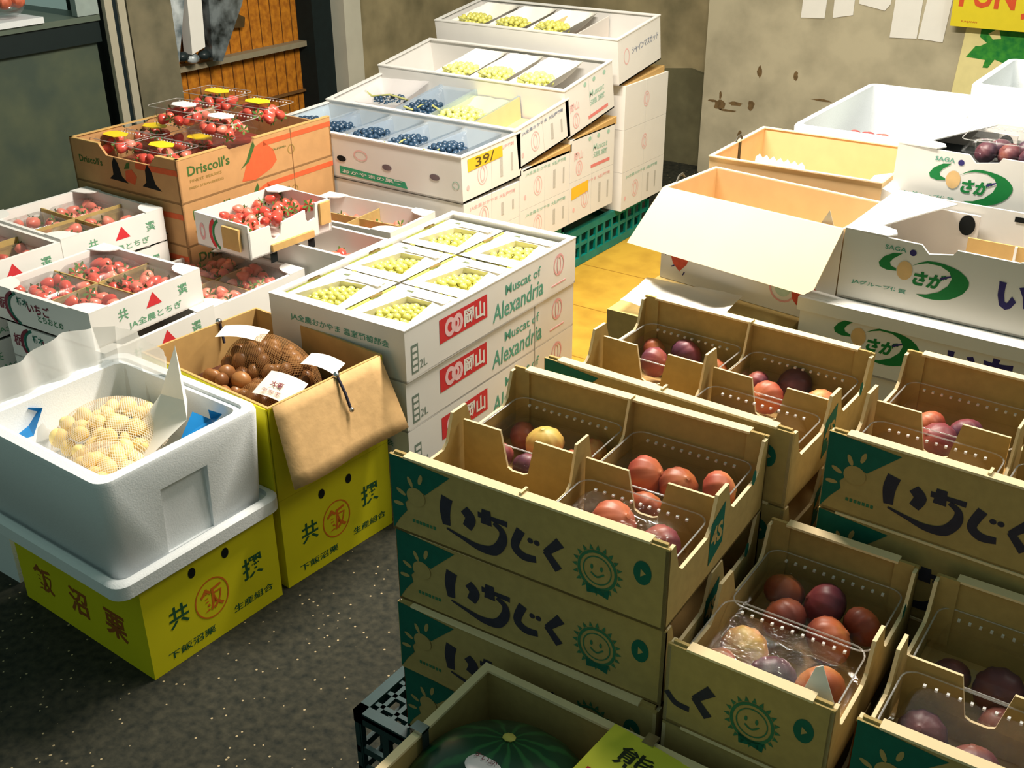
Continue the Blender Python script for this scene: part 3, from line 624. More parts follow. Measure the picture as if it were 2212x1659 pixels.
mb = MB(); mb.tube([(w+.006, .185, h+.004), (w+.030, .183, h-.030), (w+.040, .185, h-.062)], .0035, INK); mb.ball((w+.004, .185, h+.004), .008, METAL, 8, 6); mb.ball((w+.044, .185, h-.066), .006, METAL, 8, 6); mb.obj('tie_cord', t)
mb = MB(); mb.tube([(.008, .21, h-.0), (.014, .21, h-.05)], .0035, INK); mb.ball((.004, .21, h+.003), .008, METAL, 8, 6); mb.obj('tie_cord', t)
def nutmesh(m, r=.019):
    mb = MB(); mb.ball((0, 0, 0), r, m, 14, 9, (1, .92, .78), lambda t_, a: 1-.12*max(0, math.cos(t_))**2+.10*max(0, -math.cos(t_))**4); return mb.mesh('chestnut')
NUT = nutmesh(fruit('chestnut_shell', [(.2, (70, 42, 24)), (.5, (122, 78, 44)), (.8, (160, 110, 62)), (1, (184, 140, 94))], .35, 20, .4, 14), .0215)
PEEL = nutmesh(fruit('peeled_nut', [(.2, (236, 194, 104)), (.5, (246, 216, 136)), (.8, (250, 230, 166))], .5, 12, .4, 14), .0195)
def pile(me, cx, cy_, z, rx, ry, hgt, n, label, group, s=1, rnd=11, name='chestnut'):
    q = random.Random(rnd); pts = []; tries = 0
    while len(pts) < n and tries < 9000:
        tries += 1; a = q.uniform(0, 6.28); r = math.sqrt(q.random()); lay = q.choice((0, 1, 1))
        x = cx+rx*r*math.cos(a); y = cy_+ry*r*math.sin(a); zz = z+hgt*math.sqrt(max(0, 1-r*r*.9))*(1 if lay else .55)
        if all((x-p[0])**2+(y-p[1])**2+(zz-p[2])**2 > (.030*s)**2 for p in pts): pts.append((x, y, zz))
    for p in pts:
        o = put(name, me); o.location = p; k = s*q.uniform(.88, 1.12); o.scale = (k, k, k); o.rotation_euler = (q.uniform(0, 6), q.uniform(0, 6), q.uniform(0, 6)); tag(o, label, 'chestnut', group)
def netbag(label, cx, cy_, z, rx, ry, hgt, m):
    mb = MB(); N = 28; rings = []
    for j in range(9):
        t_ = j/8*math.pi/2; rings.append([((rx+.012)*math.cos(t_)*math.cos(i*2*math.pi/N), (ry+.012)*math.cos(t_)*math.sin(i*2*math.pi/N), (hgt+.026)*math.sin(t_)) for i in range(N)])
    mb.loft(rings, m, False, False); o = mb.obj('net_bag'); o.location = (cx, cy_, z); return tag(o, label, 'net bag')
ZN = .36
mb = MB(); mb.box(-1.935, 1.365, .24, -1.535, 1.63, .345, mat('nut_underfill', (96, 54, 34), .8, .4, 40)); o = mb.obj('chestnut_fill'); tag(o, 'brown chestnuts filling the lower part of the open carton', 'chestnuts', None, 'stuff'); o.location = (0, 0, 0)
pile(NUT, -1.76, 1.545, ZN-.01, .13, .07, .075, 34, 'brown chestnut in the netted heap at the back of the open carton', 'chestnuts in the back net', rnd=3)
pile(NUT, -1.63, 1.42, ZN-.015, .09, .055, .055, 18, 'brown chestnut in the netted heap by the hanging flap', 'chestnuts in the flap side net', rnd=4)
pile(NUT, -1.78, 1.43, ZN-.015, .08, .05, .055, 16, 'brown chestnut in the netted heap at the front left of the open carton', 'chestnuts in the front left net', rnd=5)
NETB = net('brown_net', (150, 110, 70), 90, .10); NETW = net('pale_net', (244, 224, 200), 75, .10)
netbag('brown net bag over the chestnuts at the back of the open carton', -1.76, 1.545, ZN-.01, .13, .07, .085, NETB)
netbag('brown net bag over the chestnuts by the hanging flap', -1.63, 1.42, ZN-.015, .09, .055, .065, NETB)
def slip(label, loc, rot, w, d, extra=None, m=None):
    mb = MB(); vs = []
    for i in range(7):
        for j in range(2): vs.append((w*i/6, d*j, .008*math.sin(i/6*3.1)))
    mb.add(vs, [(2*i, 2*i+2, 2*i+3, 2*i+1) for i in range(6)], m or PALE, True)
    if extra: extra(mb)
    o = mb.obj('paper_label'); o.location = loc; o.rotation_euler = rot; return tag(o, label, 'label')
slip('pale paper label on the back chestnut net, at the left', (-1.875, 1.49, .452), (.15, 0, .35), .115, .050)
slip('pale paper label near the right rim of the open chestnut carton', (-1.635, 1.52, .437), (.1, .15, .25), .085, .05)
def lx(mb):
    fr = lambda u, v, w_: (u, v, w_+.0105)
    mb.text('大栗', .045, .034, .015, MAROON, fr, bold=.02); mb.text('栗栗栗', .045, .012, .008, MAROON, fr, wid=.05)
slip('pale pink label with dark print at the near corner of the open chestnut carton', (-1.635, 1.375, .428), (.35, .1, .12), .098, .070, lx)
# foam box with peeled chestnuts
t = thing('foam_box', 'white foam box holding peeled chestnuts, set in its upturned lid', 'foam box', (-1.985, .915, .2225), -1.5*D2R)
mb = MB(); W_, D_ = .475, .405
mb.loft([rrect(.006, .006, W_-.006, D_-.006, .03, .0), rrect(0, 0, W_, D_, .03, .006), rrect(0, 0, W_, D_, .03, .034), rrect(.006, .006, W_-.006, D_-.006, .028, .040), rrect(.016, .016, W_-.016, D_-.016, .024, .040), rrect(.018, .018, W_-.018, D_-.018, .024, .030)], FOAM); mb.obj('lid', t)
mb = MB(); a = .026; b2 = .014
mb.loft([rrect(a, a, W_-a, D_-a, .03, .012), rrect(b2, b2, W_-b2, D_-b2, .03, .238), rrect(b2+.003, b2+.003, W_-b2-.003, D_-b2-.003, .028, .246), rrect(b2+.022, b2+.022, W_-b2-.022, D_-b2-.022, .022, .246),
         rrect(b2+.024, b2+.024, W_-b2-.024, D_-b2-.024, .022, .240), rrect(b2+.034, b2+.034, W_-b2-.034, D_-b2-.034, .020, .240), rrect(a+.038, a+.038, W_-a-.038, D_-a-.038, .02, .06)], FOAM, True, True)
ob = mb.obj('foam_body', t)
cut = MB(); cut.box(W_-.030, .135, .035, W_+.05, .245, .180, FOAM); co = cut.obj('cutter', t)
bm_ = ob.modifiers.new('c', 'BOOLEAN'); bm_.object = co; bm_.operation = 'DIFFERENCE'; bm_.solver = 'EXACT'
bpy.context.view_layer.update(); dg = bpy.context.evaluated_depsgraph_get(); me2 = bpy.data.meshes.new_from_object(ob.evaluated_get(dg)); ob.modifiers.clear(); ob.data = me2; bpy.data.objects.remove(co)
zP = .335
mb = MB(); mb.box(-1.915, .985, .29, -1.575, 1.255, .345, FOAM); o = mb.obj('foam_insert'); tag(o, 'pale insert under the peeled chestnuts inside the foam box', 'insert')
pile(PEEL, -1.80, 1.135, .375, .10, .11, .05, 60, 'peeled cream chestnut in the larger net inside the foam box', 'peeled chestnuts in the larger net', rnd=8)
pile(PEEL, -1.675, 1.035, .375, .085, .065, .04, 36, 'peeled cream chestnut in the nearer net inside the foam box', 'peeled chestnuts in the nearer net', rnd=9)
netbag('pale net bag over the larger heap of peeled chestnuts', -1.80, 1.135, .37, .10, .11, .06, NETW)
netbag('pale net bag over the nearer heap of peeled chestnuts', -1.675, 1.035, .37, .085, .065, .05, NETW)
mb = MB(); N = 40; path = []
for i in range(N+1):
    q = i/N
    if q < .62: path.append((-1.925+.0, .955+.30*q/.62, 0))
    else: path.append((-1.925+.17*(q-.62)/.38, 1.262, 0))
vs = []
for i, p in enumerate(path):
    wv = .004*math.sin(i*.9); hgt = .150+.035*math.sin(i/N*3.1)
    for j in range(6):
        v = j/5; vs.append((p[0]+wv*(1+v)-.045*v*(1 if i < N*.62 else .2)+.002*math.sin(i*.8+j), p[1]+wv+.02*v*(1 if i > N*.62 else 0), .37+hgt*v*(.97+.03*math.sin(i*.45))))
mb.add(vs, [(i*6+j, (i+1)*6+j, (i+1)*6+j+1, i*6+j+1) for i in range(N) for j in range(5)], SHEET, True); tag(mb.obj('plastic_liner'), 'pleated translucent plastic liner standing up at the back left of the foam box', 'liner')
mb = MB(); mb.add([(-.03, -.10, -.02), (.02, -.10, -.02), (.055, .0, .05), (.025, .03, .07), (.0, .04, .185), (-.045, .02, .07), (-.06, -.03, .02)], [(0, 1, 2), (0, 2, 3), (3, 2, 4), (0, 3, 5), (5, 3, 4), (0, 5, 6)], PAPER)
o = mb.obj('liner_paper'); o.location = (-1.70, 1.21, .385); tag(o, 'pointed white liner paper rising at the back right corner of the foam box', 'paper')
for lb, loc, rz in (('blue plastic scrap in the right corner of the foam box', (-1.640, 1.185, .405), .2), ('blue plastic scrap at the left end of the foam box', (-1.925, .985, .395), .9)):
    mb = MB(); mb.add([(0, 0, 0), (.05, .0, .01), (.07, .05, .045), (.03, .06, .02), (.045, .04, .055), (-.005, .05, .035)], [(0, 1, 3), (1, 2, 3), (0, 3, 5), (3, 2, 4)], BLUE); o = mb.obj('blue_scrap'); o.location = loc; o.rotation_euler = (0, 0, rz); tag(o, lb, 'plastic scrap')
mb = MB(); mb.box(0, 0, 0, .42, .33, .16, FOAM); o = mb.obj('low_foam_box'); o.location = (-2.45, .99, .0005); tag(o, 'shaded foam box on the floor left of the yellow chestnut carton', 'foam box')
# ------------------------------------------------------------------ strawberry trays
def berry_mesh(m, gm):
    mb = MB(); prof = [(.0, -1.1), (.35, -.98), (.72, -.5), (.95, .1), (.9, .5), (.55, .78), (.0, .8)]
    mb.loft([[(.013*r*math.cos(i*.5236), .013*r*math.sin(i*.5236), .015*z) for i in range(12)] for r, z in prof], m, False, False)
    for i in range(5):
        a = i*1.257; mb.add([(0, 0, .0125), (.011*math.cos(a-.3), .011*math.sin(a-.3), .013), (.015*math.cos(a), .015*math.sin(a), .0155), (.011*math.cos(a+.3), .011*math.sin(a+.3), .013)], [(0, 1, 2, 3)], gm)
    return mb.mesh('strawberry')
BG = mat('calyx_green', (90, 130, 60), .7, .2)
SB = [berry_mesh(fruit('berry_red', [(.2, (184, 52, 48)), (.6, (210, 80, 66)), (1, (226, 130, 102))], .25, 60, .5, 20, .6), BG), berry_mesh(fruit('berry_pink', [(.2, (222, 96, 80)), (.6, (232, 128, 108)), (1, (240, 172, 146))], .3, 60, .5, 20, .6), BG)]
def berries(o, ang, x0, y0, x1, y1, z, n, lab, grp, kind=0, seed=1, up=.022, s=1.25):
    q = random.Random(seed); c, s_ = math.cos(ang), math.sin(ang); pts = []
    for k in range(3000):
        if len(pts) >= n: break
        u, v = q.uniform(x0, x1), q.uniform(y0, y1)
        if all((u-a)**2+(v-b)**2 > (.021*s)**2 for a, b in pts): pts.append((u, v))
    for u, v in pts:
        b = put('strawberry', SB[kind if q.random() < .8 else 1-kind]); b.location = (o[0]+u*c-v*s_, o[1]+u*s_+v*c, z+up*q.uniform(.3, 1)); k = s*q.uniform(.9, 1.15); b.scale = (k, k, k)
        b.rotation_euler = (q.uniform(.8, 2.3), q.uniform(-.5, .5), q.uniform(0, 6.3)); tag(b, lab, 'strawberry', grp)
tray_c = {}
def tray(label, loc, rot, w=.37, d=.35, h=.095, printed=True, group=None, divider=True, tabs=True):
    t = thing('strawberry_tray', label, 'tray', loc, rot, group); k = (w, d, h, printed, tabs)
    if k not in tray_c:
        mb = MB(); th = .011; mb.box(0, 0, 0, w, d, .004, WHITE2)
        for a in ((0, 0, w, th), (0, d-th, w, d), (0, th, th, d-th), (w-th, th, w, d-th)): mb.box(a[0], a[1], 0, a[2], a[3], h, WHITE)
        if printed:
            mb.disc(.10, .046, .06, .048, MAROON, FRONT, .0006, 14, math.pi*.62, math.pi*1.38, rin=.80); mb.disc(.114, .046, .060, .048, GREEN, FRONT, .0006, 14, math.pi*.62, math.pi*1.38, rin=.84)
            mb.text('栃木', .115, .068, .022, GREEN, FRONT, bold=.03); mb.text('いちご', .175, .060, .028, MAROON, FRONT, bold=.03); mb.text('とちおとめ', .215, .036, .018, LTG2, FRONT, bold=.02); mb.text('300g×4', .30, .025, .012, MAROON, FRONT, bold=.01)
            mb.text('栃', .03, .05, .034, MAROON, FRONT, bold=.02)
            S_ = SIDE(w); mb.text('共', .095, .058, .030, LTG3, S_, bold=.015); mb.text('選', .285, .058, .030, LTG3, S_, bold=.015); mb.flat([(.165, .048), (.215, .048), (.190, .084)], RED, S_); mb.text('JA全農とちぎ', .19, .022, .022, LTG3, S_, bold=.01, wid=.17)
        tb = []
        if tabs:
            for cx, cy_, sx_, sy_ in ((0, 0, 1, 1), (w, 0, -1, 1), (w, d, -1, -1), (0, d, 1, -1)):
                P = [(cx, cy_), (cx+sx_*.075, cy_)]+[(cx+sx_*(.012+.063*math.cos(a)), cy_+sy_*(.012+.043*math.sin(a))) for a in (.3, .6, .9, 1.2, 1.5)]+[(cx, cy_+sy_*.058)]
                tb.append(MB().prism(P if sx_*sy_ > 0 else P[::-1], h+.0002, h+.003, WHITE, lambda u, v, w_: (u, v, w_)).mesh('corner_tab'))
        dv = MB(); dv.box(.012, d/2-.002, .005, w-.012, d/2+.002, h*.80, KRAFT); dv.box(w/2-.002, .012, .005, w/2+.002, d/2-.002, h*.82, KRAFT); dv.box(w/2-.002, d/2+.002, .005, w/2+.002, d-.012, h*.82, KRAFT)
        tray_c[k] = (mb.mesh('tray_body'), tb, dv.mesh('divider'))
    a, b_, c_ = tray_c[k]; put('tray_body', a, t)
    if b_:
        for bb in b_: put('corner_tab', bb, t)
    if divider: put('divider', c_, t)
    return t
LTG3 = mat('soft_green_ink', (104, 160, 124), .8, .1)
def packs(name, o, ang, w, d, z, seed, kind=0, cells=(0, 1, 2, 3), n=13, two=True):
    cn = ['front left', 'front right', 'back left', 'back right']
    c, s_ = math.cos(ang), math.sin(ang)
    for k in cells:
        x = .016+(w/2-.012)*(k % 2); y = .016+(d/2-.012)*(k//2); pw, pd = w/2-.024, d/2-.024
        berries(o, ang, x+.016, y+.016, x+pw-.016, y+pd-.016, z+.040, n, 'strawberry in the %s pack of the %s' % (cn[k], name), 'strawberries in the %s pack of the %s' % (cn[k], name), kind, seed*10+k)
        mb = MB(); mb.loft([rrect(0, 0, pw, pd, .012, .0), rrect(0, 0, pw, pd, .012, .062), rrect(.012, .012, pw-.012, pd-.012, .010, .076)], WRAP, False, True)
        p = mb.obj('film_pack'); p.location = (o[0]+x*c-y*s_, o[1]+x*s_+y*c, z+.002); p.rotation_euler = (0, 0, ang); tag(p, 'film-wrapped strawberry pack in the %s cell of the %s' % (cn[k], name), 'fruit pack')
T1 = (-2.550, 1.361); a1 = 2.6*D2R; h1 = .0952
for i in range(5): tray('white strawberry tray with red triangle mark, %s of the left front stack' % ORD[i], (T1[0]+(.0 if i == 0 else .035), T1[1]-(0 if i == 0 else .0), .0008+h1*(4-i)), a1, h=h1-.0035, group='trays of the left front stack', divider=i == 0)
packs('left front tray', T1, a1, .37, .35, h1*4+.005, 1, 0, n=16)
T2 = (-2.966, 1.612); a2 = -1.2*D2R; h2 = .102
for i in range(5): tray('white strawberry tray, %s of the back left stack' % ORD[i], (T2[0], T2[1], .0008+h2*(4-i)), a2, w=.365, d=.335, h=h2-.0035, group='trays of the back left stack', divider=i == 0)
packs('back left tray', T2, a2, .365, .34, h2*4-.0, 2, 1, (2, 3, 1, 0), 10)
T0 = (-2.96, 1.262)
for i in range(5): tray('white strawberry tray cut by the left edge, %s of its stack' % ORD[i], (T0[0], T0[1], .0008+h2*(4-i)), -.5*D2R, d=.335, h=h2-.0035, group='trays of the far left stack', divider=i == 0, tabs=False)
packs('far left tray', T0, 0, .37, .35, h2*4-.008, 3, 0, (1, 3, 2), 10)
mb = MB(); mb.disc(0, 0, .045, .05, KRAFT, FRONT, .002); mb.disc(0, 0, .045, .05, KRAFT, FRONT, -.002); o = mb.obj('cardboard_round'); o.location = (-2.74, 1.46, .49); o.rotation_euler = (-.2, 0, .3); tag(o, 'rounded brown card standing in the far left tray', 'card')
T3 = (-2.563, 1.742)
for i in range(4): tray('white strawberry tray in the middle stack by the muscat carton, %s' % ORD[i], (T3[0], T3[1], .0008+.0895*(3-i)), .5*D2R, h=.086, group='trays of the middle stack', divider=i == 0, printed=False)
packs('middle tray', T3, .009, .37, .35, .0895*3+.004, 4, 1, (0, 1, 2, 3), 12)
T5 = (-2.46, 2.105)
for i in range(4): tray('shallow white tray under the small cut-out carton, %s of its stack' % ORD[i], (T5[0], T5[1], .0008+.105*(3-i)), 1*D2R, w=.42, d=.185, h=.1015, group='trays under the cut-out carton', divider=False, printed=False, tabs=False)
berries(T5, .017, .26, .03, .39, .15, .105*3+.03, 16, 'strawberry in the shallow tray right of the cut-out carton', 'strawberries beside the cut-out carton', 1, 51)
T6 = (-2.49, 2.305)
for i in range(4): tray('white strawberry tray below the nearest grape cartons, %s of its stack' % ORD[i], (T6[0], T6[1], .0008+.105*(3-i)), 4*D2R, w=.42, d=.235, h=.1015, group='trays beside the grape cartons', divider=i == 0, printed=False)
berries(T6, .07, .03, .03, .39, .20, .105*3+.03, 34, 'strawberry in the tray in front of the lowest grape cartons', 'strawberries in front of the grape cartons', 1, 61)
# small carton with cut-outs (T4)
t = thing('cutout_carton', 'small white carton with window slots and kraft flaps, full of strawberries', 'carton', (-2.462, 1.945, .4225), -2*D2R); w, d, h = .225, .315, .098
mb = MB(); mb.box(0, 0, 0, w, d, .004, WHITE2); mb.box(0, 0, 0, w, .006, h, WHITE); mb.box(0, d-.006, 0, w, d, h, WHITE); mb.box(0, .006, 0, .006, d-.006, h, WHITE)
mb.prism([(0, 0), (d, 0), (d, h), (.255, h), (.25, .055), (.225, .050), (.215, .06), (.215, h-.01), (.125, h-.022), (.115, .045), (.095, .035), (.082, .045), (.08, h-.02), (.0, h-.02)], w-.006, w, WHITE, XFACE)
mb.disc(.028, .045, .012, .026, PINK, FRONT, rin=.55); mb.disc(.10, .049, .042, .050, RED, FRONT, .0006, 14, math.pi*.65, math.pi*1.35, rin=.72); mb.disc(.12, .049, .048, .050, GREEN2, FRONT, .0006, 14, math.pi*.65, math.pi*1.35, rin=.82); mb.obj('carton_body', t)
mb = MB(); mb.box(.13, -.014, .022, .20, -.006, .085, KRAFT_IN); mb.obj('kraft_flap', t); mb = MB(); mb.box(w+.002, .265, .03, w+.010, d-.01, .095, KRAFT_IN); mb.obj('kraft_flap', t); mb = MB(); mb.box(w+.001, .075, .004, w+.010, .235, .024, KRAFT_IN); mb.obj('kraft_strip', t)
tb = MB(); tb.prism([(0, d), (0, d-.05), (.03, d-.065), (.06, d-.05), (.075, d)], h, h+.003, WHITE, lambda u, v, w_: (u, v, w_)); tb.obj('corner_tab', t)
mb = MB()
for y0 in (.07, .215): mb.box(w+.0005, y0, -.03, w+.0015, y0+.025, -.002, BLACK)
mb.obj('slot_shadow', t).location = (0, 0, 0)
berries((-2.462, 1.945), -.035, .02, .03, .20, .29, .4225+.045, 34, 'bright red strawberry heaped in the small cut-out carton', 'strawberries in the cut-out carton', 0, 71, .03, 1.25)

# ------------------------------------------------------------------ brown strawberry carton with clamshells
def berry_box(label, loc, w, d, h, top):
    t = thing('berry_carton', label, 'carton', loc, .6*D2R, 'brown strawberry cartons'); mb = MB(); th = .007; lo = h-.03
    mb.box(0, 0, 0, w, d, .006, FRUITBOX)
    mb.prism([(0, 0), (w, 0), (w, h), (w-.09, h), (w-.12, lo), (.17, lo), (.14, h), (0, h)] if top else [(0, 0), (w, 0), (w, h), (0, h)], 0, th, FRUITBOX, lambda u, v, ww: (u, ww, v))
    mb.box(0, d-th, 0, w, d, h-.02, FRUITBOX)
    P = [(0, 0), (d, 0), (d, h), (.30, h), (.29, h-.012), (.20, h-.012), (.19, h), (0, h)] if top else [(0, 0), (d, 0), (d, h), (0, h)]
    mb.prism(P, 0, th, FRUITBOX, XFACE); mb.prism(P, w-th, w, FRUITBOX, XFACE)
    S_ = SIDE(w); G = mat('berry_green_ink', (64, 100, 44), .8, .2, 60); OR = mat('berry_orange_ink', (206, 92, 52), .8, .1, 60)
    mb.text("Driscoll's", .115, h-.038, .030, G, S_, bold=.02, wid=.16); mb.text('FINEST BERRIES', .10, h-.068, .008, mat('olive_ink', (150, 124, 60), .8, .2), S_, wid=.12); mb.text('FRESH STRAWBERRIES', .10, h-.088, .007, mat('olive_ink', (150, 124, 60), .8, .2), S_, wid=.13)
    mb.flat([(.235, .012), (.26, .06), (.30, .105), (.335, .115), (.375, .08), (.385, .045), (.36, .025), (.29, .005)], OR, S_); mb.flat([(.235, .05), (.26, .07), (.285, .112), (.295, .124), (.30, .108), (.27, .065)], G, S_, .001)
    mb.box(w, .335, h-.030, w+.0006, .634, h-.014, OR); mb.box(w, .452, 0, w+.0008, .455, h, mat('seam', (120, 84, 50), .8, .1))
    mb.text('CALIFORNIA', .40, h-.05, .006, G, S_, wid=.06); mb.disc(.45, h*.5, .015, .015, mat('olive_ink', (150, 124, 60), .8, .2), S_, rin=.8)
    mb.text("Driscoll's", .09, h-.055, .022, G, FRONT, bold=.02, wid=.11); mb.flat([(.30, h-.05), (.483, h-.045), (.483, h-.028), (.30, h-.032)], OR, FRONT)
    for u in (.17, .32): mb.prism([(u, .03), (u+.085, .028), (u+.06, .045), (u+.048, .085), (u+.035, .10), (u+.022, .082), (u+.02, .045)], .0004, .0008, BLACK, FRONT)
    mb.flat([(.245, .035), (.285, .028), (.30, .055), (.28, .075), (.25, .065)], OR, FRONT); mb.flat([(.245, .07), (.27, .075), (.275, .095), (.26, .09)], G, FRONT, .001)
    mb.obj('carton_body', t)
    mb = MB()
    if top: mb.box(w-.09, -.001, h, w, .013, h+.003, KRAFT_IN); mb.box(w-.012, 0, h, w+.001, .19, h+.003, KRAFT_IN); mb.obj('rim', t); mb = MB(); mb.box(0, 0, h, .14, .011, h+.003, KRAFT_IN); mb.box(0, 0, h, .011, d, h+.003, KRAFT_IN); mb.obj('rim', t); mb = MB(); mb.box(w-.012, .30, h, w+.001, d, h+.003, KRAFT_IN); mb.obj('rim', t); mb = MB()
    return t
DX, DY = -3.014, 1.955
for i in range(5): berry_box('brown strawberry carton with berry picture, %s of its stack' % ORD[i], (DX, DY, .0008+.1302*(4-i)), .485, .635, .1295, i == 0)
YL = mat('yellow_label', (244, 212, 40), .5, .04); WL = mat('white_label', (238, 232, 232), .5, .03)
def berry_clam(label, loc, rot, lm, seed, n=13):
    w, d, h = .205, .132, .080; t = clamshell(label, loc, rot, w, d, h)
    mb = MB(); mb.prism([(w*.26, d*.5), (w*.36, d*.30), (w*.64, d*.28), (w*.76, d*.5), (w*.64, d*.70), (w*.36, d*.72)], h+.0008, h+.002, lm, lambda u, v, w_: (u, v, w_)); mb.obj('lid_label', t)
    berries((loc[0], loc[1]), rot, .035, .03, w-.035, d-.03, loc[2]+.025, n, 'strawberry inside the %s' % label[:60], 'strawberries in the '+label[:60], 0, seed, .03, 1.25)
specs = [((-3.070, 2.022, 0.560), 0.00, YL, 'clear berry pack with yellow label at the front left of the brown carton'),
         ((-2.848, 2.019, 0.560), 0.00, YL, 'clear berry pack with yellow label at the front right corner of the brown carton'),
         ((-3.053, 2.160, 0.560), 0.00, YL, 'clear berry pack with yellow label in the second row of the brown carton'),
         ((-2.837, 2.156, 0.555), 0.00, YL, 'clear berry pack partly hidden below the raised white-labelled pack'),
         ((-2.917, 2.176, 0.641), 0.03, WL, 'raised clear berry pack with white label, left one'),
         ((-2.703, 2.134, 0.641), 0.06, WL, 'raised clear berry pack with white label, right one'),
         ((-2.981, 2.367, 0.641), 0.05, YL, 'raised clear berry pack with yellow label farthest back'),
         ((-2.757, 2.334, 0.641), 0.06, YL, 'raised clear berry pack with yellow label at the right back')]
for i, (l, r, m_, lb) in enumerate(specs):
    berry_clam(lb, l, r, m_, 80+i)
mb = MB(); mb.box(-2.99, 1.98, .53, -2.55, 2.56, .556, mat('underlayer', (150, 60, 52), .6, .4, 40)); tag(mb.obj('berry_underlayer'), 'lower layer of strawberry packs in the brown carton', 'strawberries', None, 'stuff')

# ------------------------------------------------------------------ muscat grape cartons (open top with printed side)
def muscat_box(label, loc, rot, w, d, h, top):
    t = thing('grape_carton', label, 'carton', loc, rot, 'muscat cartons in the middle'); mb = MB(); th = .007
    mb.box(0, 0, 0, w, d, .005, WHITE)
    for a in ((0, 0, w, th), (0, d-th, w, d), (0, th, th, d-th), (w-th, th, w, d-th)): mb.box(a[0], a[1], 0, a[2], a[3], h, WHITE)
    S_ = SIDE(w)
    mb.text('JA全農おかやま 温室葡萄部会', .215, h-.042, .020, LTGR, FRONT, bold=.012, wid=.30); mb.text('1房×6房入', .24, h-.068, .012, mat('faint_green_ink', (170, 196, 184), .8, .05), FRONT, bold=.005)
    mb.flat([(.125, h-.078), (.315, h-.078), (.315, h-.018), (.125, h-.018)], RED, S_)
    for u, r_ in ((.165, .024), (.195, .024), (.185, .018)): mb.disc(u, h-.048, r_*.85, r_, mat('peach_ink', (236, 196, 200), .7, .1, 40), S_, .0009+u*.001, 20, rin=.5)
    mb.text('岡山', .262, h-.048, .044, WHITE, S_, .0012, bold=.03, wid=.085)
    mb.text('Muscat of', .475, h-.036, .026, LTGR, S_, bold=.012, wid=.16); mb.text('Alexandria', .455, h-.082, .046, LTGR, S_, bold=.012, wid=.23, slant=.1)
    mb.disc(.645, h-.048, .026, .030, PINK, S_, .0007, 24, rin=.82); mb.disc(.645, h-.048, .010, .028, PINK, S_, .0008, 16, rin=.7); mb.box(w, .61, .024, w+.0006, .68, .028, PINK)
    mb.flat([(.02, .015), (.045, .015), (.045, .085), (.02, .085)], mat('code_ink', (120, 136, 124), .8, .1), S_)
    for k in range(4): mb.flat([(.024, .020+.016*k), (.041, .020+.016*k), (.041, .030+.016*k), (.024, .030+.016*k)], WHITE, S_, .0009)
    mb.text('2L', .062, .03, .020, mat('code_ink', (120, 136, 124), .8, .1), S_)
    mb.obj('carton_body', t)
    mb = MB()
    if top:
        mb.box(-.001, -.001, h, w+.001, .022, h+.003, WHITE); mb.box(-.001, d-.022, h, w+.001, d+.001, h+.003, WHITE); mb.box(-.001, .022, h, .016, d-.022, h+.003, WHITE); mb.box(w-.014, .022, h, w+.001, d-.022, h+.003, WHITE); mb.obj('folded_rim', t)
    else:
        mb.box(w*.0, d*.73, 0, w+.0012, d*.735, h, mat('faint_seam', (190, 190, 186), .7, .05)); mb.obj('seam', t)
LTGR = mat('grape_green_ink', (92, 160, 138), .8, .1, 60)
MX, MY, MW, MD, MH = -1.857, 1.650, .41, .73, .1275; ma = 1.0*D2R
for i in range(4): muscat_box('white muscat carton with red panel, %s of the middle stack' % ORD[i], (MX+(0 if i == 0 else -.004), MY, .0006+MH*(3-i)), ma, MW, MD, MH-.0008, i == 0)
GRAPE = fruit('green_grape', [(.2, (146, 142, 40)), (.5, (184, 180, 62)), (.8, (208, 204, 106))], .3, 30, .3, 20, .6)
GRAPE2 = fruit('bright_grape', [(.2, (190, 196, 44)), (.5, (216, 220, 80)), (.8, (232, 232, 140))], .3, 30, .3, 20, .6)
DGRAPE = fruit('dark_grape', [(.2, (10, 30, 44)), (.5, (16, 50, 72)), (.8, (40, 66, 92))], .35, 30, .3, 20, .6)
def bunch_mesh(m, L, wd, hh, r, n, seed):
    q = random.Random(seed); mb = MB(); pts = []; k = 0
    while len(pts) < n and k < 6000:
        k += 1; u = q.uniform(-1, 1); v = q.uniform(-1, 1); sc = 1-.35*max(0, u)
        if u*u+v*v > 1: continue
        z = hh*math.sqrt(max(0, 1-u*u*.8-v*v*.8))*q.choice((1, .5)); p = (u*L/2, v*wd/2*sc, z)
        if all((p[0]-a[0])**2+(p[1]-a[1])**2+(p[2]-a[2])**2 > (1.55*r)**2 for a in pts): pts.append(p)
    for p in pts: mb.ball(p, r*q.uniform(.9, 1.1), m, 9, 6)
    return mb.mesh('grapes')
STEM = mat('grape_stem', (176, 176, 110), .7, .2)
def stem_mesh(L):
    mb = MB(); mb.tube([(-L*.5, 0, .02), (0, 0, .03), (L*.5, 0, .015)], .0035, STEM); mb.tube([(-L*.5, 0, .02), (-L*.72, .01, .035)], .004, STEM); return mb.mesh('stem')
BM = {}
def bunch(label, loc, rot, kind='g', L=.15, wd=.10, hh=.035, r=.0105, n=60, seed=1, group=None, cat='grapes'):
    k = (kind, L, wd, hh, r, n, seed % 3)
    if k not in BM: BM[k] = (bunch_mesh({'g': GRAPE, 'b': GRAPE2, 'd': DGRAPE}[kind], L, wd, hh, r, n, seed % 3), stem_mesh(L))
    t = thing('grape_bunch', label, cat, loc, rot, group); put('grapes', BM[k][0], t); put('stem', BM[k][1], t); return t
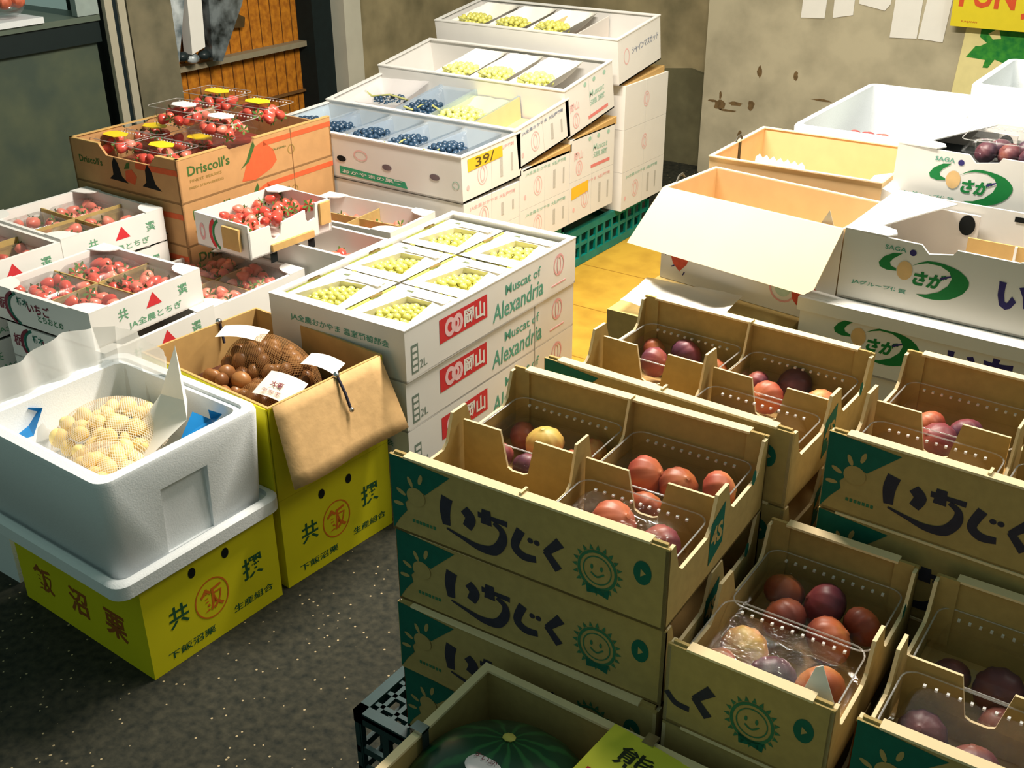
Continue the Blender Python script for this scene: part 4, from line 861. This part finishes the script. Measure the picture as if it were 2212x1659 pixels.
def paper_trough(label, loc, rot, w, d, m, h=.03, name='wrap_paper', lean=0):
    """folded tissue sheet with a raised crumpled edge around a bunch"""
    mb = MB(); vs = []; nx, ny = 10, 6; q = random.Random(int(loc[0]*1000))
    for i in range(nx+1):
        for j in range(ny+1):
            u, v = i/nx, j/ny; e = max(abs(u-.5), abs(v-.5))*2
            vs.append((w*(u-.5), d*(v-.5), h*max(0, (e-.55)/.45)**1.5+.003*q.random()+lean*v))
    mb.add(vs, [(i*(ny+1)+j, (i+1)*(ny+1)+j, (i+1)*(ny+1)+j+1, i*(ny+1)+j+1) for i in range(nx) for j in range(ny)], m, True)
    o = mb.obj(name); o.location = loc; o.rotation_euler = rot if isinstance(rot, tuple) else (0, 0, rot); return tag(o, label, 'wrapping')
TISSUE = mat('tissue', (240, 236, 226), .7, .04, 20); TIS2 = mat('tissue_blue', (206, 222, 232), .5, .06, 20)
cells = [('near left', .095, .135), ('middle left', .095, .365), ('far left', .095, .60), ('near right', .295, .135), ('middle right', .295, .365), ('far right', .295, .60)]
zM = .0006+MH*3
for i, (nm, u, v) in enumerate(cells):
    x, y = MX+u*math.cos(ma)-v*math.sin(ma), MY+u*math.sin(ma)+v*math.cos(ma)
    bunch('yellow-green muscat bunch, %s in the middle carton' % nm, (x+.012, y-.018, zM+.078), ma+1.1, 'g', .165, .135, .030, .0098, 105, i)
    mb = MB(); O = [(-.095, -.112), (.095, -.112), (.095, .112), (-.095, .112)]; q = R.uniform(-.008, .008)
    I = [(-.052+q, -.088), (.078, -.080+q), (.052, .048), (-.022, .040+q)]
    vs = [(u_, v_, 0) for u_, v_ in O]+[(u_, v_, .006) for u_, v_ in I]+[(u_*1.12, v_*1.12, -.012) for u_, v_ in I]
    mb.add(vs, [(0, 1, 5, 4), (1, 2, 6, 5), (2, 3, 7, 6), (3, 0, 4, 7)]+[(4+k, 4+(k+1) % 4, 8+(k+1) % 4, 8+k) for k in range(4)], TISSUE)
    mb.add([(-.02, .050, .009), (.085, .050, .009), (.088, .072, .011), (-.02, .072, .010)], [(0, 1, 2, 3)], TISSUE); mb.add([(-.05, .076, .008), (.08, .076, .008), (.08, .090, .008), (-.05, .090, .008)], [(0, 1, 2, 3)], mat('pale_green_print', (206, 226, 190), .8, .1))
    mb.box(-.093, -.09, .0, -.086, .085, .004, mat('lime_string', (196, 208, 96), .7, .1)); mb.tube([(-.088, -.01, .006), (-.082, .01, .010), (-.086, .03, .006)], .003, mat('twig', (130, 110, 60), .8, .2))
    o = mb.obj('bunch_sleeve'); o.location = (x, y, zM+.112); o.rotation_euler = (0, 0, ma); tag(o, 'paper sleeve with green string around the %s muscat bunch' % nm, 'wrapping')

# ------------------------------------------------------------------ stepped white grape cartons
def grape_prints(mb, w, d, h, style):
    S_ = SIDE(w)
    if style in (0, 1, 2):
        c = [PINK2, LTGR2, SLATE][style]; mb.text('JA全農おかやま', .105, h-.022, .014, c, S_, bold=.015, wid=.15); mb.text('大粒種葡萄', .235, h-.022, .013, c, S_, bold=.02, wid=.09)
        mb.disc(.105, h*.46, .026, .034, PINK2, S_, .0006, 24, rin=.9); mb.disc(.105, h*.46, .013, .026, PINK2, S_, .0006, 20, rin=.75); mb.disc(.028, h*.30, .007, .009, PINK2, S_)
        mb.flat([(.20, .03), (.215, .03), (.215, h-.045), (.20, h-.045)], BARC, S_); mb.flat([(.262, .035), (.272, .035), (.272, h-.05), (.262, h-.05)], BARC, S_)
    elif style == 3:
        mb.text('岡山', .055, h*.58, .03, PINK2, S_, bold=.02); mb.disc(.06, h*.28, .022, .028, PINK2, S_, .0006, 20, rin=.82); mb.disc(.06, h*.28, .009, .02, PINK2, S_, .0006, 16, rin=.7)
        mb.text('Muscat', .205, h*.62, .022, LTGR2, S_, bold=.01, wid=.10, slant=.2); mb.text('温室', .205, h*.44, .02, LTGR2, S_, bold=.01, wid=.10, slant=.2); mb.flat([(.14, .022), (.275, .022), (.275, .034), (.14, .034)], PINK3, S_)
        for u in (.13, .19, .26): mb.disc(u, h-.02, .010, .008, LTGR2, S_)
    elif style == 4:
        mb.disc(.165, h*.55, .022, .030, PINK2, S_, .0006, 20, rin=.86); mb.disc(.165, h*.55, .012, .022, PINK2, S_, .0006, 16, rin=.75)
    elif style == 5:
        mb.disc(.06, h*.55, .020, .030, PINK2, S_, .0006, 20, rin=.84); mb.text('シャインマスカット', .20, h*.60, .026, SLATE, S_, bold=.02, wid=.20, slant=.1)
    if style != 5: mb.box(w, d*.48, 0, w+.0005, d*.484, h, mat('faint_seam', (190, 190, 186), .7, .05))
PINK2 = mat('rose_ink', (232, 186, 184), .8, .08, 60); PINK3 = mat('rose_bar_ink', (222, 130, 124), .8, .08, 60); LTGR2 = mat('pale_teal_ink', (160, 196, 178), .8, .08, 60); BARC = mat('grey_code_ink', (190, 188, 182), .8, .1, 200)
BW, BD, X0 = .83, .31, -2.83
def gbox(label, x, y, z, h, style, top=False, tilt=0, dd=None, extra=None, group=None):
    d = dd or BD-.004; t = thing('grape_carton', label, 'carton', (x, y, z), (tilt, 0, 0), group); mb = MB(); th = .007
    if top:
        mb.box(0, 0, 0, BW, d, .005, WHITE2)
        for a in ((0, 0, BW, th), (0, d-th, BW, d), (0, th, th, d-th), (BW-th, th, BW, d-th)): mb.box(a[0], a[1], 0, a[2], a[3], h, WHITE)
    else: mb.box(0, 0, 0, BW, d, h, WHITE)
    grape_prints(mb, BW, d, h, style)
    if extra: extra(mb, BW, d, h)
    mb.obj('carton_body', t)
    if top:
        r_ = MB(); r_.box(-.002, -.002, h, BW+.002, .014, h+.004, WHITE); r_.box(-.002, d-.014, h, BW+.002, d+.002, h+.004, WHITE); r_.box(-.002, .014, h, .014, d-.014, h+.004, WHITE); r_.box(BW-.012, .014, h, BW+.002, d-.014, h+.004, WHITE); r_.obj('folded_rim', t)
    return t
def xf_tag(mb, w, d, h):
    S_ = SIDE(w); mb.flat([(.03, h-.052), (.215, h-.050), (.215, h-.014), (.03, h-.012)], ORANGE, S_, .0012); mb.text('39/', .12, h-.032, .030, mat('tag_ink', (90, 76, 30), .8, .1), S_, .0016, bold=.01, wid=.10)
    for u in (.10, .20, .37): pass
def xf_front(mb, w, d, h):
    xf_tag(mb, w, d, h)
    for u, m_ in ((.332, BLACK), (.528, mat('hole_shade', (120, 104, 110), .9, .2)), (.723, mat('hole_shade', (120, 104, 110), .9, .2))): mb.disc(u, .068, .020, .010, m_, FRONT, .001)
    mb.disc(.418, .090, .030, .018, PINK2, FRONT, rin=.8); mb.flat([(.32, .016), (.61, .010), (.60, .032), (.32, .042)], GRP, FRONT); mb.text('おかやまの果実', .46, .026, .013, WHITE, FRONT, .001, bold=.02, wid=.26); mb.disc(.805, .055, .014, .013, LTGR2, FRONT, rin=.8)
GRP = mat('green_bar_ink', (60, 160, 120), .8, .1)
def xf_tag2(mb, w, d, h): S_ = SIDE(w); mb.flat([(.01, h-.065), (.125, h-.055), (.125, h-.015), (.01, h-.02)], ORANGE, S_, .0012)
zc = .2095
stacks = [ # y, [(z0, h, style, extra)...]
    ('nearest', 2.602, [(zc, .118, 0, None), (.3285, .118, 0, None)]),
    ('second', 2.912, [(zc, .130, 1, None), (.3405, .140, 1, None)]),
    ('third', 3.222, [(zc, .150, 0, xf_tag2), (.3605, .152, 3, None)]),
    ('farthest', 3.585, [(.1595, .150, 1, None), (.3105, .162, 4, None), (.4735, .162, 4, None)])]
for nm, y, lst in stacks:
    for i, (z, h, st, ex) in enumerate(lst):
        gbox('closed white grape carton %s of the %s stepped stack' % (['at the bottom', 'in the middle layer', 'in the third layer'][i], nm), X0+(.008 if nm == 'farthest' else 0), y, z, h, st, group='closed grape cartons in the %s stack' % nm, extra=ex, dd=.335 if nm == 'farthest' else None)
tops = [('nearest', 2.600, .4505, .145, 2*D2R, 0, xf_front), ('second', 2.905, .4865, .130, 8*D2R, 2, None), ('third', 3.205, .5195, .172, 9.5*D2R, 3, None), ('farthest', 3.550, .6430, .165, 8.5*D2R, 5, None)]
TOPS = {}
for nm, y, z, h, tl, st, ex in tops:
    TOPS[nm] = (y, z, h, tl, gbox('open white grape carton on top of the %s stepped stack' % nm, X0, y, z, h, st, True, tl, extra=ex, dd=.318, group='open grape cartons on the stepped stacks'))
def in_top(nm, u, v, wz):
    y, z, h, tl, _ = TOPS[nm]; return (X0+u, y+v*math.cos(tl)-wz*math.sin(tl), z+v*math.sin(tl)+wz*math.cos(tl))
def prop(label, nm): pass
# flaps and kraft liners under the tilted cartons
for nm, y, z, sgn in (('second', 2.93, .485, 1), ('third', 3.24, .520, 1), ('farthest', 3.60, .645, 1)):
    mb = MB(); mb.prism([(0, 0), (.30, .0), (.30, .030), (.0, .004)], 0, .83, KRAFT_IN, lambda u, v, w_: (X0+w_, y+u, z-.012+v*.9)); o = mb.obj('kraft_liner'); tag(o, 'brown cardboard wedge under the open carton of the %s stepped stack' % nm, 'cardboard')
def cells_fill(nm, items):
    for k, (cx, wd, kind, lab) in enumerate(items):
        y, z, h, tl, _ = TOPS[nm]; p = in_top(nm, cx, .150, h-.040)
        if kind in ('d', 'g', 'b', 'l'):
            paper_trough('%s wrapping of the bunch in the %s stepped stack, %s' % ('bluish' if kind == 'd' else 'white', nm, lab), (p[0], p[1], p[2]-.012), (tl, 0, 0), wd, .29, BLUEF if kind == 'd' else TISSUE, .045)
            bunch('%s grape bunch in the %s stepped stack, %s' % ({'d': 'dark blue', 'g': 'green', 'b': 'yellow', 'l': 'lilac'}[kind], nm, lab), (p[0], p[1]-.05, p[2]+.004), (tl*.5, 0, 1.5), 'd' if kind == 'd' else ('b' if kind == 'b' else 'g'), .14, wd*.8, .03, .010, 55, k)
cells_fill('nearest', [(.085, .15, 'd', 'hidden at the left end'), (.225, .145, 'd', 'leftmost in view'), (.38, .145, 'd', 'second in view'), (.54, .145, 'd', 'third in view'), (.70, .145, 'd', 'rightmost')])
cells_fill('second', [(.375, .145, 'd', 'next to the yellow bunch')])
p = in_top('second', .54, .15, .085); paper_trough('yellowish wrapping of the bright bunch in the second stepped stack', (p[0], p[1], p[2]-.012), (.14, 0, 0), .19, .29, mat('yellow_tissue', (244, 240, 170), .7, .04, 20), .03)
bunch('bright yellow-green grape bunch in the second stepped stack', (p[0], p[1]-.05, p[2]+.004), (.08, 0, .2), 'b', .17, .15, .028, .010, 70, 1)
p = in_top('second', .17, .15, .090); bunch('pinkish lilac grape bunch in a crumpled white wrap, second stepped stack', p, (.1, 0, .3), 'd', .14, .10, .02, .009, 30, 2)
paper_trough('crumpled white and lilac wrap at the left of the second stepped stack', (p[0], p[1], p[2]+.012), (.14, 0, .2), .20, .25, film('lilac_wrap', tint=(.95, .85, .95), gloss=.1, white=.6), .03)
p = in_top('second', .73, .15, .045); mb = MB(); mb.box(-.085, -.14, 0, .088, .14, .004, TAN); mb.box(-.087, -.14, 0, -.083, .14, .080, TAN); o = mb.obj('tan_liner'); o.location = p; o.rotation_euler = (8*D2R, 0, 0); tag(o, 'tan cardboard liner of the empty cell in the second stepped stack', 'liner')
cells_fill('third', [(.32, .15, 'b', 'left bunch'), (.48, .15, 'b', 'middle bunch'), (.65, .15, 'b', 'right bunch')])
cells_fill('farthest', [(.13, .16, 'g', 'left bunch'), (.31, .16, 'g', 'middle bunch'), (.49, .16, 'g', 'right bunch')])
for nm, u, lb in (('farthest', .395, 'tan cardboard strip between bunches in the highest carton'), ('farthest', .60, 'pale cardboard strip at the right of the highest carton'), ('third', .235, 'pale partition beside the empty cell of the third carton')):
    p = in_top(nm, u, .015, .02); mb = MB(); mb.box(0, 0, 0, .004, .285, .125 if nm == 'third' else .13, TAN if 'tan' in lb else WHITE2); o = mb.obj('partition'); o.location = p; o.rotation_euler = (9*D2R, .3 if 'tan' in lb else .1, 0); tag(o, lb, 'partition')
for nm, us in (('nearest', (.150, .302, .460, .620, .782)), ('second', (.295, .452, .640))):
    for k, u in enumerate(us):
        p = in_top(nm, u, .015, .03); mb = MB(); mb.box(-.006, 0, 0, .006, .285, .095, BLUEF); o = mb.obj('blue_sleeve'); o.location = p; o.rotation_euler = (TOPS[nm][3], 0, 0); tag(o, 'pale blue film sleeve edge between bunches, %s from the left in the %s stepped carton' % (['first', 'second', 'third', 'fourth', 'fifth'][k], nm), 'wrapping')

# ------------------------------------------------------------------ right-hand back: white printed cartons, tan cartons, foam boxes
def saga_front(mb, F):
    mb.text('SAGA', .112, .134, .010, LTGR, F, bold=.02, wid=.045); mb.disc(.1487, .1315, .007, .007, BLUEINK, F)
    mb.flat([(.128, .126), (.109, .1235), (.090, .1115), (.081, .0975), (.0844, .088), (.0998, .0835), (.120, .0855), (.119, .0905), (.107, .0945), (.1044, .102), (.1103, .111), (.120, .119)], GREEN2, F)
    mb.disc(.1372, .090, .0165, .021, mat('tan_hole', (222, 184, 128), .8, .1, 40), F, .0009)
    mb.flat([(.150, .103), (.165, .1135), (.1806, .1205), (.198, .1220), (.2156, .1205), (.233, .117), (.248, .112), (.261, .103), (.2684, .0935), (.2695, .085), (.2677, .078), (.262, .067), (.2524, .0575), (.237, .0475), (.220, .042), (.205, .0395), (.1903, .0395), (.178, .041), (.1682, .044),
             (.1891, .0475), (.2121, .0585), (.2285, .0755), (.2343, .0925), (.2268, .106), (.2078, .1150), (.1815, .1155), (.164, .110)], GREEN2, F)
    mb.text('さが', .190, .080, .034, GREEN2, F, bold=.05, wid=.066, slant=.2); mb.stroke([(.212, .088), (.232, .097)], [.006, .003], BLUEINK, F, .001)
    mb.text('JAグループ佐賀', .088, .0425, .011, LTGR, F, bold=.015, wid=.118)
    mb.text('いちご', .435, .085, .070, BLUEINK, F, bold=.045, wid=.22)
def saga(label, loc, rot, h=.155, top=True, w=.56, d=.33):
    t = thing('printed_carton', label, 'carton', loc, rot, 'white cartons with the green swirl mark'); mb = MB(); th = .006
    mb.box(0, 0, 0, w, d, .005, WHITE2)
    if top: mb.prism([(0, 0), (w, 0), (w, h), (.36, h), (.355, h-.002), (.235, h-.001), (.228, h-.012), (.180, h-.020), (.163, h-.003), (0, h)], 0, th, WHITE, lambda u, v, ww: (u, ww, v))
    else: mb.box(0, 0, 0, w, th, h, WHITE); mb.box(0, th, h-.004, w, d, h, WHITE)
    for a in ((0, d-th, w, d), (0, th, th, d-th), (w-th, th, w, d-th)): mb.box(a[0], a[1], 0, a[2], a[3], h, WHITE)
    saga_front(mb, lambda u, v, ww: FRONT(u, v+(h-.155), ww))
    if top: mb.flat([(.27, h-.010), (.31, h-.010), (.31, h-.022), (.27, h-.022)], BLACK, lambda u, v, ww: (u, d-th-ww, v), .001)
    mb.obj('carton_body', t)
    if top:
        mb = MB(); mb.prism([(0, 0), (.09, -.002), (.105, .02), (.095, .045), (.06, .06), (.11, .20), (.15, .30), (.06, d), (0, d)], h, h+.003, WHITE, lambda u, v, w_: (u, v, w_+.0*u)); mb.obj('side_flap', t)
        mb = MB(); mb.box(.20, d-.10, .0, .21+.33, d-.095, h*.70, KRAFT_IN); mb.box(.30, d-.106, .0, .305, d-.10, h*.7, WHITE); mb.obj('inner_card', t)
        mb = MB(); mb.box(.005, d-.02, 0, .2, d-.012, h-.02, WHITE2); mb.disc(.175, h-.045, .018, .024, BLACK, lambda u, v, ww: (u, d-.02-ww, v), .001); mb.obj('inner_panel', t)
    else:
        mb = MB(); mb.box(-.004, -.012, h-.03, w, .0, h-.0005, WHITE); mb.obj('front_lip', t)
    return t
saga('open white carton with green swirl mark in the lower front, beside the cream flap', (-.700, 2.250, .5665), -1*D2R)
saga('white carton with green swirl mark beneath the lower open one', (-.765, 2.215, .4150), -1*D2R, .150, False)
for i, z in enumerate((.2765, .1385, .0006)):
    mb = MB(); mb.box(0, 0, 0, .56, .34, .1375, WHITE); o = mb.obj('printed_carton'); o.location = (-.765, 2.225, z); tag(o, 'plain white carton low in the stack under the green swirl cartons', 'carton', 'hidden cartons under the green swirl cartons')
saga('open white carton with green swirl mark, the upper one farther back', (-.720, 2.625, .6665), -.5*D2R)
for i in range(4):
    mb = MB(); mb.box(0, 0, 0, .56, .30, .166, WHITE); o = mb.obj('printed_carton'); o.location = (-.715, 2.64, .0006+.1664*i); tag(o, 'plain white carton under the upper green swirl carton', 'carton', 'hidden cartons under the upper green swirl carton')
clamshell('clear plastic pack of dark fruit in the upper green swirl carton', (-.60, 2.70, .765), .05, .24, .17, .07)
for i, (x, y) in enumerate(((-.55, 2.76), (-.50, 2.77), (-.45, 2.76), (-.40, 2.77), (-.53, 2.81), (-.47, 2.82), (-.41, 2.82))):
    fig(x, y, .795, 3, 1.0, None, 'dark fruit in the clear pack of the upper green swirl carton', 'dark fruit in the upper green swirl carton')
mb = MB(); mb.box(-.70, 2.66, .672, -.22, 2.92, .764, mat('shade_fill', (60, 64, 64), .8, .2)); tag(mb.obj('dark_interior_fill'), 'dark block standing in for shade inside the upper green swirl carton', 'dark fill', None, 'stuff')  # dark block paints the shade inside the carton below the pack
# cream flap carton
t = thing('cream_flap_carton', 'open carton with a long cream front flap folded down over berry pictures', 'carton', (-1.163, 2.310, .4905), -7*D2R); w, d, h, th = .462, .222, .228, .006
mb = MB(); mb.box(0, 0, 0, w, d, .005, TAN)
for a in ((0, 0, w, th), (0, d-th, w, d), (0, th, th, d-th), (w-th, th, w, d-th)): mb.box(a[0], a[1], 0, a[2], a[3], h, TAN)
mb.box(-.001, -.0012, 0, w+.001, -.0004, h-.002, WHITE); mb.box(-.0012, -.001, 0, -.0004, d, h-.002, WHITE); mb.box(.078, th, .01, .082, th+.02, h-.02, TAN)
BR = mat('berry_picture_ink', (206, 84, 60), .7, .25, 60)
mb.flat([(.055, .028), (.075, .05), (.085, .085), (.080, .11), (.02, .11), (.022, .08), (.035, .045)], BR, FRONT, .002)
for a, b in (((.02, .07), (.012, .06)), ((.04, .04), (.03, .035)), ((.07, .03), (.065, .02)), ((.085, .07), (.10, .08))): mb.stroke([a, b], [.004, .002], BLUEINK, FRONT, .002)
mb.text('ざくろ', .15, .09, .03, BLUEINK, FRONT, .002, bold=.03, wid=.12)
mb.disc(.335, .058, .034, .034, PINK, FRONT, .002, 20, rin=.86); mb.disc(.335, .058, .02, .02, mat('pale_leaf_ink', (190, 214, 200), .8, .1), FRONT, .002); mb.flat([(.30, .085), (.325, .098), (.31, .075)], LTGR, FRONT, .0021)
mb.disc(.395, .052, .036, .030, BR, FRONT, .0022, 14); mb.stroke([(.43, .055), (.445, .058)], [.004, .002], BLUEINK, FRONT, .002); mb.stroke([(.425, .03), (.44, .022)], [.004, .004], BLUEINK, FRONT, .002)
mb.obj('carton_body', t)
mb = MB(); mb.prism([(-.004, 0), (w+.002, 0), (w-.012, .150), (w-.03, .168), (-.045, .160)], 0, .004, CREAM, lambda u, v, ww: (u, -.003-ww*.95-v*.50, h+.002-v*.80)); mb.obj('front_flap', t)
mb = MB(); mb.box(-.003, -.002, h, .006, d+.003, h+.003, CREAM); mb.box(.006, d-.006, h, w+.003, d+.003, h+.003, CREAM); mb.obj('rim', t)
mb = MB(); mb.prism([(0, 0), (.035, -.006), (.018, .035)], 0, .001, PAPER, FRONT); o = mb.obj('paper_tip'); o.location = (-.765, 2.275, .712); tag(o, 'small white paper tip inside the cream flap carton by the green swirl carton', 'paper')
# tan carton behind
t = thing('tan_carton', 'open tan carton behind the cream flap carton', 'carton', (-1.163, 2.545, .4905), 1*D2R); w, d, h = .44, .355, .25
mb = MB(); mb.box(0, 0, 0, w, d, .005, TAN)
for a in ((0, 0, w, th), (0, d-th, w, d), (0, th, th, d-th), (w-th, th, w, d-th)): mb.box(a[0], a[1], 0, a[2], a[3], h, TAN)
mb.box(-.002, .17, h-.09, .008, .185, h, mat('dark_slot', (70, 62, 40), .8, .1)); mb.obj('carton_body', t)
mb = MB(); mb.box(-.002, -.002, h, w, .008, h+.003, CREAM); mb.box(-.002, d-.008, h, w, d+.002, h+.003, CREAM); mb.box(-.002, .008, h, .008, d-.008, h+.003, CREAM); mb.obj('rim', t)
mb = MB(); mb.tube([(0, 0, 0), (.0, .012, .012), (0, .03, .014), (0, .045, 0)], .003, mat('dark_cord', (60, 56, 44), .6, .1)); o = mb.obj('cord_handle'); o.location = (-1.163, 2.70, .742); tag(o, 'dark cord loop on the left rim of the tan carton', 'cord')
mb = MB(); mb.tube([(0, 0, 0), (.0, .012, .012), (0, .03, .014), (0, .045, 0)], .003, mat('dark_cord', (60, 56, 44), .6, .1)); o = mb.obj('cord_handle'); o.location = (-1.160, 2.36, .720); tag(o, 'dark cord loop on the left rim of the cream flap carton', 'cord')
mb = MB()
P = [(0, 0)]+[(.0+.0092*i, .030+(.009 if i % 2 else 0)-.0004*i) for i in range(15)]+[(.13, 0)]
mb.prism(P, 0, .001, PAPER, FRONT); o = mb.obj('serrated_paper'); o.location = (-1.045, 2.556, .725); o.rotation_euler = (-.15, 0, 0); tag(o, 'white zigzag-cut paper edge in the tan carton', 'paper')
mb = MB(); mb.prism([(0, 0), (.11, 0), (.10, .04), (.06, .055), (.02, .04)], 0, .12, PAPER, lambda u, v, w_: (u, w_, v*.8)); o = mb.obj('paper_lump'); o.location = (-.80, 2.556, .69); bv = o.modifiers.new('b', 'BEVEL'); bv.width = .015; bv.segments = 3; tag(o, 'rounded white paper lump at the right end of the tan carton', 'paper')
for lb, a in (('brown cardboard carton under the cream flap carton', (-1.17, 2.06, -.775, 2.53)), ('brown cardboard carton under the tan carton', (-1.165, 2.545, -.73, 2.90))):
    for z, hh in ((.0006, .2445), (.2455, .2440)):
        mb = MB(); mb.box(0, 0, 0, a[2]-a[0], a[3]-a[1], hh, KRAFT); o = mb.obj('support_carton'); o.location = (a[0], a[1], z); tag(o, lb+(', the upper one' if z > .1 else ', the bottom one'), 'carton')
paper_trough('crumpled clear film on the brown carton in front of the cream flap carton', (-1.03, 2.16, .494), .1, .24, .16, SHEET, .02, 'clear_film')
# foam boxes
def foam_open(label, loc, w, d, h, wall=.02, rot=0):
    t = thing('foam_box', label, 'foam box', loc, rot); mb = MB()
    mb.loft([rrect(.01, .01, w-.01, d-.01, .03, 0), rrect(0, 0, w, d, .03, h-.006), rrect(.004, .004, w-.004, d-.004, .028, h), rrect(wall, wall, w-wall, d-wall, .02, h), rrect(wall+.008, wall+.008, w-wall-.008, d-wall-.008, .02, .02)], FOAM, True, True); mb.obj('foam_body', t); return t
foam_open('open white foam box behind the tan carton', (-1.10, 2.925, .5305), .38, .66, .222)
for z in (.0006, .2655):
    mb = MB(); mb.box(0, 0, 0, .37, .64, .2645, WHITE); o = mb.obj('support_box'); o.location = (-1.095, 2.93, z); tag(o, 'white carton under the open foam box near the wall', 'carton', 'cartons under the open foam box')
mb = MB(); vs = []
for i in range(9):
    for j in range(9): vs.append((.24*i/8, .42*j/8, .12*(j/8)+.006*math.sin(i*1.3)*math.cos(j)))
mb.add(vs, [(i*9+j, (i+1)*9+j, (i+1)*9+j+1, i*9+j+1) for i in range(8) for j in range(8)], mat('bubble_sheet', (210, 222, 216), .4, .06, 200, bump=.5), True); o = mb.obj('bubble_sheet'); o.location = (-1.00, 3.10, .60); o.rotation_euler = (0, 0, -.12); tag(o, 'white cushioning sheet inside the open foam box by the wall', 'packing sheet')
PL = fruit('plum_fruit', [(.2, (96, 40, 52)), (.6, (140, 64, 70)), (1, (170, 100, 90))], .4, 20, .5, 16)
for i, x in enumerate((-.945, -.905, -.865, -.925, -.885)):
    mb = MB(); mb.ball((0, 0, 0), .022, PL, 12, 8); o = mb.obj('plum'); o.location = (x, 3.0+(.035 if i > 2 else 0), .722-(.01 if i > 2 else 0)); tag(o, 'dark red plum at the front of the open foam box', 'plum', 'plums in the open foam box')
mb = MB(); mb.box(-.96, 2.97, .56, -.84, 3.06, .70, WHITE2); tag(mb.obj('plum_tray'), 'pale tray under the plums in the open foam box', 'tray')
t = foam_open('white foam box at the right edge below the leaf poster', (-.665, 2.985, .6905), .46, .42, .212)
mb = MB(); mb.box(.03, .03, .150, .43, .39, .153, CLEAR); mb.obj('film_cover', t)
for z in (.0006, .3456):
    mb = MB(); mb.box(0, 0, 0, .45, .41, .3446, WHITE); o = mb.obj('support_box'); o.location = (-.66, 2.99, z); tag(o, 'white carton under the foam box at the right edge', 'carton', 'cartons under the right-edge foam box')
for i, (x, y) in enumerate(((-.50, 3.15), (-.42, 3.18), (-.46, 3.26))):
    mb = MB(); mb.ball((0, 0, 0), .035, mat('pale_fruit', (206, 216, 190), .5, .1, 30), 12, 8); o = mb.obj('pale_fruit'); o.location = (x, y, .80); tag(o, 'pale green-white fruit in the foam box at the right edge', 'fruit', 'pale fruit in the right-edge foam box')
